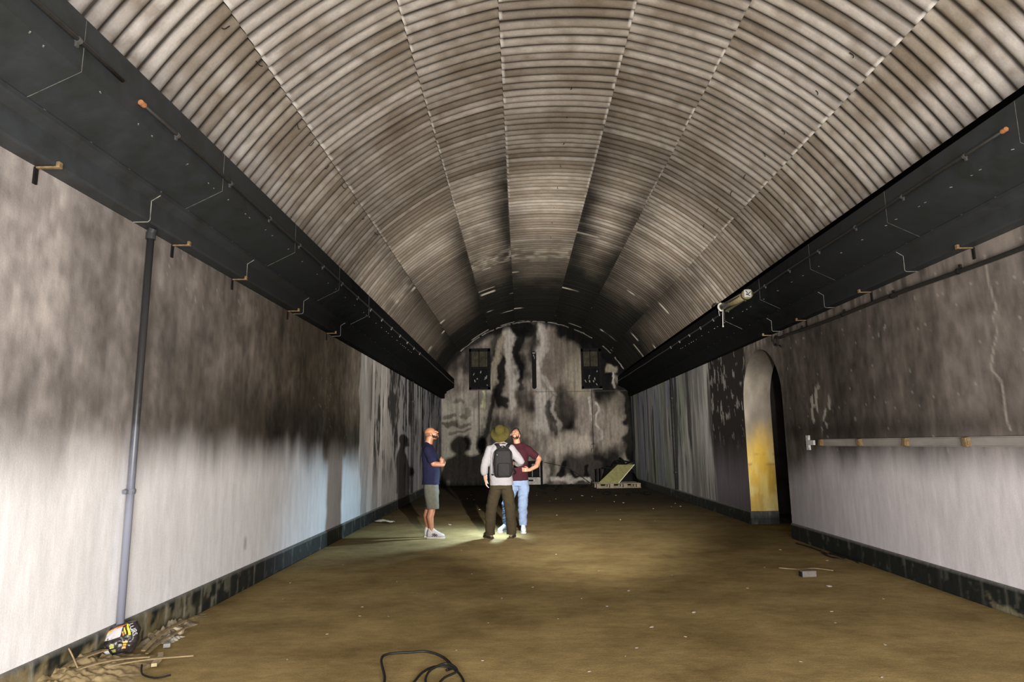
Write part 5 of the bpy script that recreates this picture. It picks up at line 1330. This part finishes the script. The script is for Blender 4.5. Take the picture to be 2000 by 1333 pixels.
    fuse('trousers', bm, tr, root, 0.008, 3, 0.013, 7, 41, 1.3)
    bt = mat('brown_suede', (0.0924, 0.0670, 0.0393), 0.8, vary=0.4, scale=20); so = mat('dark_sole', (0.0139, 0.0115, 0.0092), 0.8, vary=0.3)
    shoe(root, aL, math.radians(24), bt, so, 0.30); shoe(root, aR, math.radians(-10), bt, so, 0.30)
    # hat: crown and wide drooping brim, tipped back
    hm = mat('yellow_straw_cloth', (0.0250, 0.0206, 0.0029), 0.9, vary=0.35, scale=30, bump=0.3)
    Th = Matrix.Translation((-0.01, -0.085, 1.705)) @ head_rot(math.radians(54), math.radians(-6))
    n = 40
    prof = [(0.001, 0.118), (0.040, 0.116), (0.066, 0.106), (0.082, 0.082), (0.092, 0.040), (0.098, 0.004), (0.125, -0.010), (0.150, -0.026), (0.160, -0.040), (0.157, -0.044), (0.120, -0.022), (0.094, -0.006)]
    bm = bmesh.new(); R_ = []
    for i, (r_, z_) in enumerate(prof):
        R_.append([bm.verts.new(Th @ Vector((r_ * math.cos(2 * PI * k / n), r_ * 1.08 * math.sin(2 * PI * k / n), z_ + (0.014 * math.sin(2 * PI * k / n * 2 + 1) if r_ > 0.13 else 0)))) for k in range(n)])
    for a, b in zip(R_, R_[1:]):
        for k in range(n): bm.faces.new((a[k], b[k], b[(k + 1) % n], a[(k + 1) % n]))
    bm.faces.new(R_[0])
    ht = obj('sun_hat', bm, hm, root, True)
    bm = bmesh.new(); add_tube(bm, [Th @ Vector((0.1 * math.cos(a), 0.107 * math.sin(a), 0.010)) for a in np.linspace(0, 2 * PI, 30)], 0.008, 6); obj('hat_band', bm, mat('hat_band', (0.0258, 0.0202, 0.0057), 0.9, vary=0.3), ht, True)
man_hat()

# ---- his backpack
def backpack():
    root = empty('backpack', (-0.30, 10.86, 1.02), math.radians(2)); tag(root, 'dark charcoal backpack with a front pocket on the back of the person in the hat', 'backpack')
    fab = mat('charcoal_nylon', (0.0042, 0.0034, 0.0035), 0.75, vary=0.25, scale=30, bump=0.2); edge = mat('black_webbing', (0.0032, 0.0030, 0.0032), 0.7, vary=0.3)
    bm = bmesh.new()
    sec = [(-0.045, 0.105), (-0.02, 0.135), (0.05, 0.148), (0.20, 0.150), (0.31, 0.145), (0.37, 0.130), (0.41, 0.100), (0.425, 0.06)]
    add_loft(bm, [((0, -0.222, z), w_, 0.070 if 0 < z < 0.4 else 0.045, AXX, AYY) for z, w_ in sec], 36, 4.0)
    body = fuse('main_compartment', bm, fab, root, 0.007, 4, 0.004, 8, 51)
    bm = bmesh.new()
    add_loft(bm, [((0.010, -0.296, z), w_, 0.022, AXX, AYY) for z, w_ in ((-0.025, 0.085), (-0.01, 0.098), (0.10, 0.100), (0.165, 0.098), (0.185, 0.085))], 30, 4.0)
    fp = fuse('front_pocket', bm, fab, root, 0.006, 3, 0.003, 10, 53)
    bm = bmesh.new(); add_tube(bm, [(-0.092, -0.316, -0.01), (-0.092, -0.317, 0.15), (-0.075, -0.317, 0.178), (0.09, -0.317, 0.178), (0.108, -0.316, 0.15), (0.108, -0.316, 0.03)], 0.0045, 6); obj('pocket_zip', bm, edge, fp)
    bm = bmesh.new(); add_tube(bm, smooth_path([(-0.15, -0.26, 0.0), (-0.152, -0.262, 0.22), (-0.135, -0.262, 0.36), (-0.05, -0.262, 0.425), (0.05, -0.262, 0.425), (0.135, -0.262, 0.36), (0.152, -0.262, 0.22), (0.15, -0.26, 0.0)]), 0.005, 6); obj('main_zip', bm, edge, body)
    bm = bmesh.new(); add_box(bm, (-0.098, -0.294, 0.315), (0.018, 0.005, 0.018), None, 0.002); obj('small_badge', bm, mat('badge_grey', (0.0277, 0.0277, 0.0291), 0.5, vary=0.2), body)
    for s in (-1, 1):
        bm = bmesh.new()
        path = smooth_path([(s * 0.055, -0.165, 0.40), (s * 0.085, -0.130, 0.465), (s * 0.118, -0.045, 0.487), (s * 0.135, 0.07, 0.44), (s * 0.150, 0.155, 0.33), (s * 0.155, 0.170, 0.20), (s * 0.175, 0.12, 0.08), (s * 0.205, 0.0, 0.02), (s * 0.165, -0.16, -0.01)], 5)
        X_ = []
        for i, p in enumerate(path):
            t = (path[min(i + 1, len(path) - 1)] - path[max(i - 1, 0)]).normalized()
            sd = Vector((1, 0, 0)); sd = (sd - t * sd.dot(t)).normalized(); nn_ = t.cross(sd)
            wd = 0.030 if i < 26 else 0.012
            X_.append([bm.verts.new(p + sd * wd * a + nn_ * 0.007 * b) for a, b in ((-1, -1), (1, -1), (1, 1), (-1, 1))])
        for r0, r1 in zip(X_, X_[1:]):
            for j in range(4): bm.faces.new((r0[j], r0[(j + 1) % 4], r1[(j + 1) % 4], r1[j]))
        bm.faces.new(X_[0][::-1]); bm.faces.new(X_[-1]); bmesh.ops.recalc_face_normals(bm, faces=bm.faces)
        obj('shoulder_strap', bm, fab, root)
    obj('grab_handle', tube(smooth_path([(-0.035, -0.20, 0.415), (-0.022, -0.195, 0.452), (0.022, -0.195, 0.452), (0.035, -0.20, 0.415)]), 0.007, 8), edge, root, True)
backpack()

hx_ = lambda s: s * 0.0095
# ---- man in the maroon T-shirt, facing the camera, one hand on his hip
def man_maroon():
    root = empty('person', (-0.06, 11.62, 0), math.radians(176))
    tag(root, 'person in maroon T-shirt and light blue jeans facing the camera, hand on hip', 'person')
    # local +X is towards the left of the photo
    T = Matrix.Translation((0.035, 0.045, 1.665)) @ head_rot(math.radians(32), math.radians(6), math.radians(-12))
    aR, aL = (0.215, 0.02, 0.09), (-0.085, 0.10, 0.09)
    bm = bmesh.new(); add_head(bm, T)
    add_limb(bm, [(0, -0.02, 1.44), (0.01, -0.005, 1.53), (0.025, 0.015, 1.61)], [0.068, 0.060, 0.058])
    add_loft(bm, torso_rings([(0.86, 0, 0, 0.115, 0.085), (0.95, 0, 0.01, 0.135, 0.10), (1.10, 0, 0.02, 0.15, 0.13), (1.34, 0, 0.0, 0.17, 0.12), (1.43, 0, -0.02, 0.14, 0.09), (1.50, 0, -0.02, 0.07, 0.06)]))
    add_limb(bm, [(-0.19, -0.015, 1.41), (-0.375, -0.03, 1.24)], [0.058, 0.047]); add_limb(bm, [(-0.375, -0.03, 1.24), (-0.335, 0.08, 1.12), (-0.215, 0.165, 1.055)], [0.047, 0.041, 0.030])
    add_hand(bm, (-0.215, 0.165, 1.055), (0.95, 0.05, 0.05), (0, -1, 0), (0, -0.1, 1), 0.25)
    add_limb(bm, [(0.19, -0.015, 1.41), (0.285, 0.03, 1.17)], [0.058, 0.047]); add_limb(bm, [(0.285, 0.03, 1.17), (0.245, 0.22, 1.22)], [0.046, 0.030])
    add_hand(bm, (0.245, 0.22, 1.22), (-0.15, 1, 0.05), (0, -0.1, -1), (-1, 0.1, 0.2), 1.15)
    for (ax, ay, az), hx in ((aR, 0.095), (aL, -0.095)):
        kn = (ax * 0.9 + hx * 0.1, ay + 0.03, 0.48)
        add_limb(bm, [(hx * 0.85, 0, 0.86), kn, (ax, ay, 0.085)], [0.068, 0.056, 0.040]); add_limb(bm, [(ax, ay, 0.085), (ax, ay, 0.062)], [0.032, 0.028])
    fuse('body', bm, skin2, root, 0.0065, 3)
    face_parts(root, T, dark_hair, beard_m, 'short', True)
    mr_ = mat('maroon_cotton', (0.0180, 0.0028, 0.0050), 0.9, vary=0.3, scale=18)
    bm = bmesh.new()
    add_loft(bm, torso_rings([(0.87, 0, 0.012, 0.188, 0.152), (0.93, 0, 0.015, 0.186, 0.153), (1.05, 0, 0.022, 0.182, 0.156), (1.20, 0, 0.015, 0.186, 0.150), (1.33, 0, 0.0, 0.203, 0.140), (1.405, 0, -0.012, 0.198, 0.118), (1.465, 0, -0.02, 0.148, 0.090), (1.515, 0, -0.018, 0.080, 0.070)]), 28, 2.3)
    add_limb(bm, [(-0.175, -0.015, 1.405), (-0.305, -0.022, 1.295)], [0.082, 0.072]); add_limb(bm, [(0.175, -0.015, 1.41), (0.255, 0.01, 1.26)], [0.082, 0.072])
    for s_ in (-1, 1): add_limb(bm, [(s_ * 0.03, -0.03, 1.505), (s_ * 0.15, -0.02, 1.435)], [0.048, 0.056])
    st_o = fuse('shirt', bm, mr_, root, 0.008, 4, 0.008, 8, 61, 0.8)
    jn = mat('light_blue_denim', (0.0914, 0.1206, 0.1830), 0.9, vary=0.18, scale=9)
    bm = bmesh.new()
    add_loft(bm, torso_rings([(0.78, 0, 0.005, 0.178, 0.135), (0.88, 0, 0.008, 0.176, 0.140), (0.96, 0, 0.01, 0.168, 0.135)]), 24, 2.4)
    for (ax, ay, az), s in ((aR, 1), (aL, -1)):
        add_loft(bm, [((s * 0.090, 0.0, 0.88), 0.098, 0.128, AXX, AYY), ((s * 0.098, 0.012, 0.72), 0.100, 0.118, AXX, AYY), ((ax * 0.9 + hx_(s), ay + 0.028, 0.48), 0.086, 0.098, AXX, AYY),
                      ((ax * 0.98, ay + 0.0, 0.28), 0.075, 0.084, AXX, AYY), ((ax, ay - 0.005, 0.115), 0.066, 0.070, AXX, AYY)], 20, 2.2)
    fuse('jeans', bm, jn, root, 0.008, 3, 0.011, 8, 71, 1.4)
    wl = mat('white_canvas', (0.2772, 0.2772, 0.2864), 0.7, vary=0.15, scale=20); so = mat('white_sole', (0.2772, 0.2772, 0.2680), 0.6, vary=0.15)
    shoe(root, aR, math.radians(-38), wl, so); shoe(root, aL, math.radians(6), wl, so)
man_maroon()
# pocket torch in his lowered hand, shining on the floor
root = empty('torch', (-0.31, 11.29, 1.24)); tag(root, 'small black torch held low between the two persons, shining on the floor', 'torch')
dv = Vector((-0.62, -0.12, -0.75)).normalized(); p0 = Vector((0, 0, 0))
obj('handle', tube([p0 - dv * 0.06, p0 - dv * 0.16], 0.013, 12), M['conduit'], root, True)
obj('head', tube([p0 - dv * 0.065, p0 - dv * 0.045, p0 - dv * 0.02], [0.013, 0.020, 0.020], 12), M['conduit'], root, True)
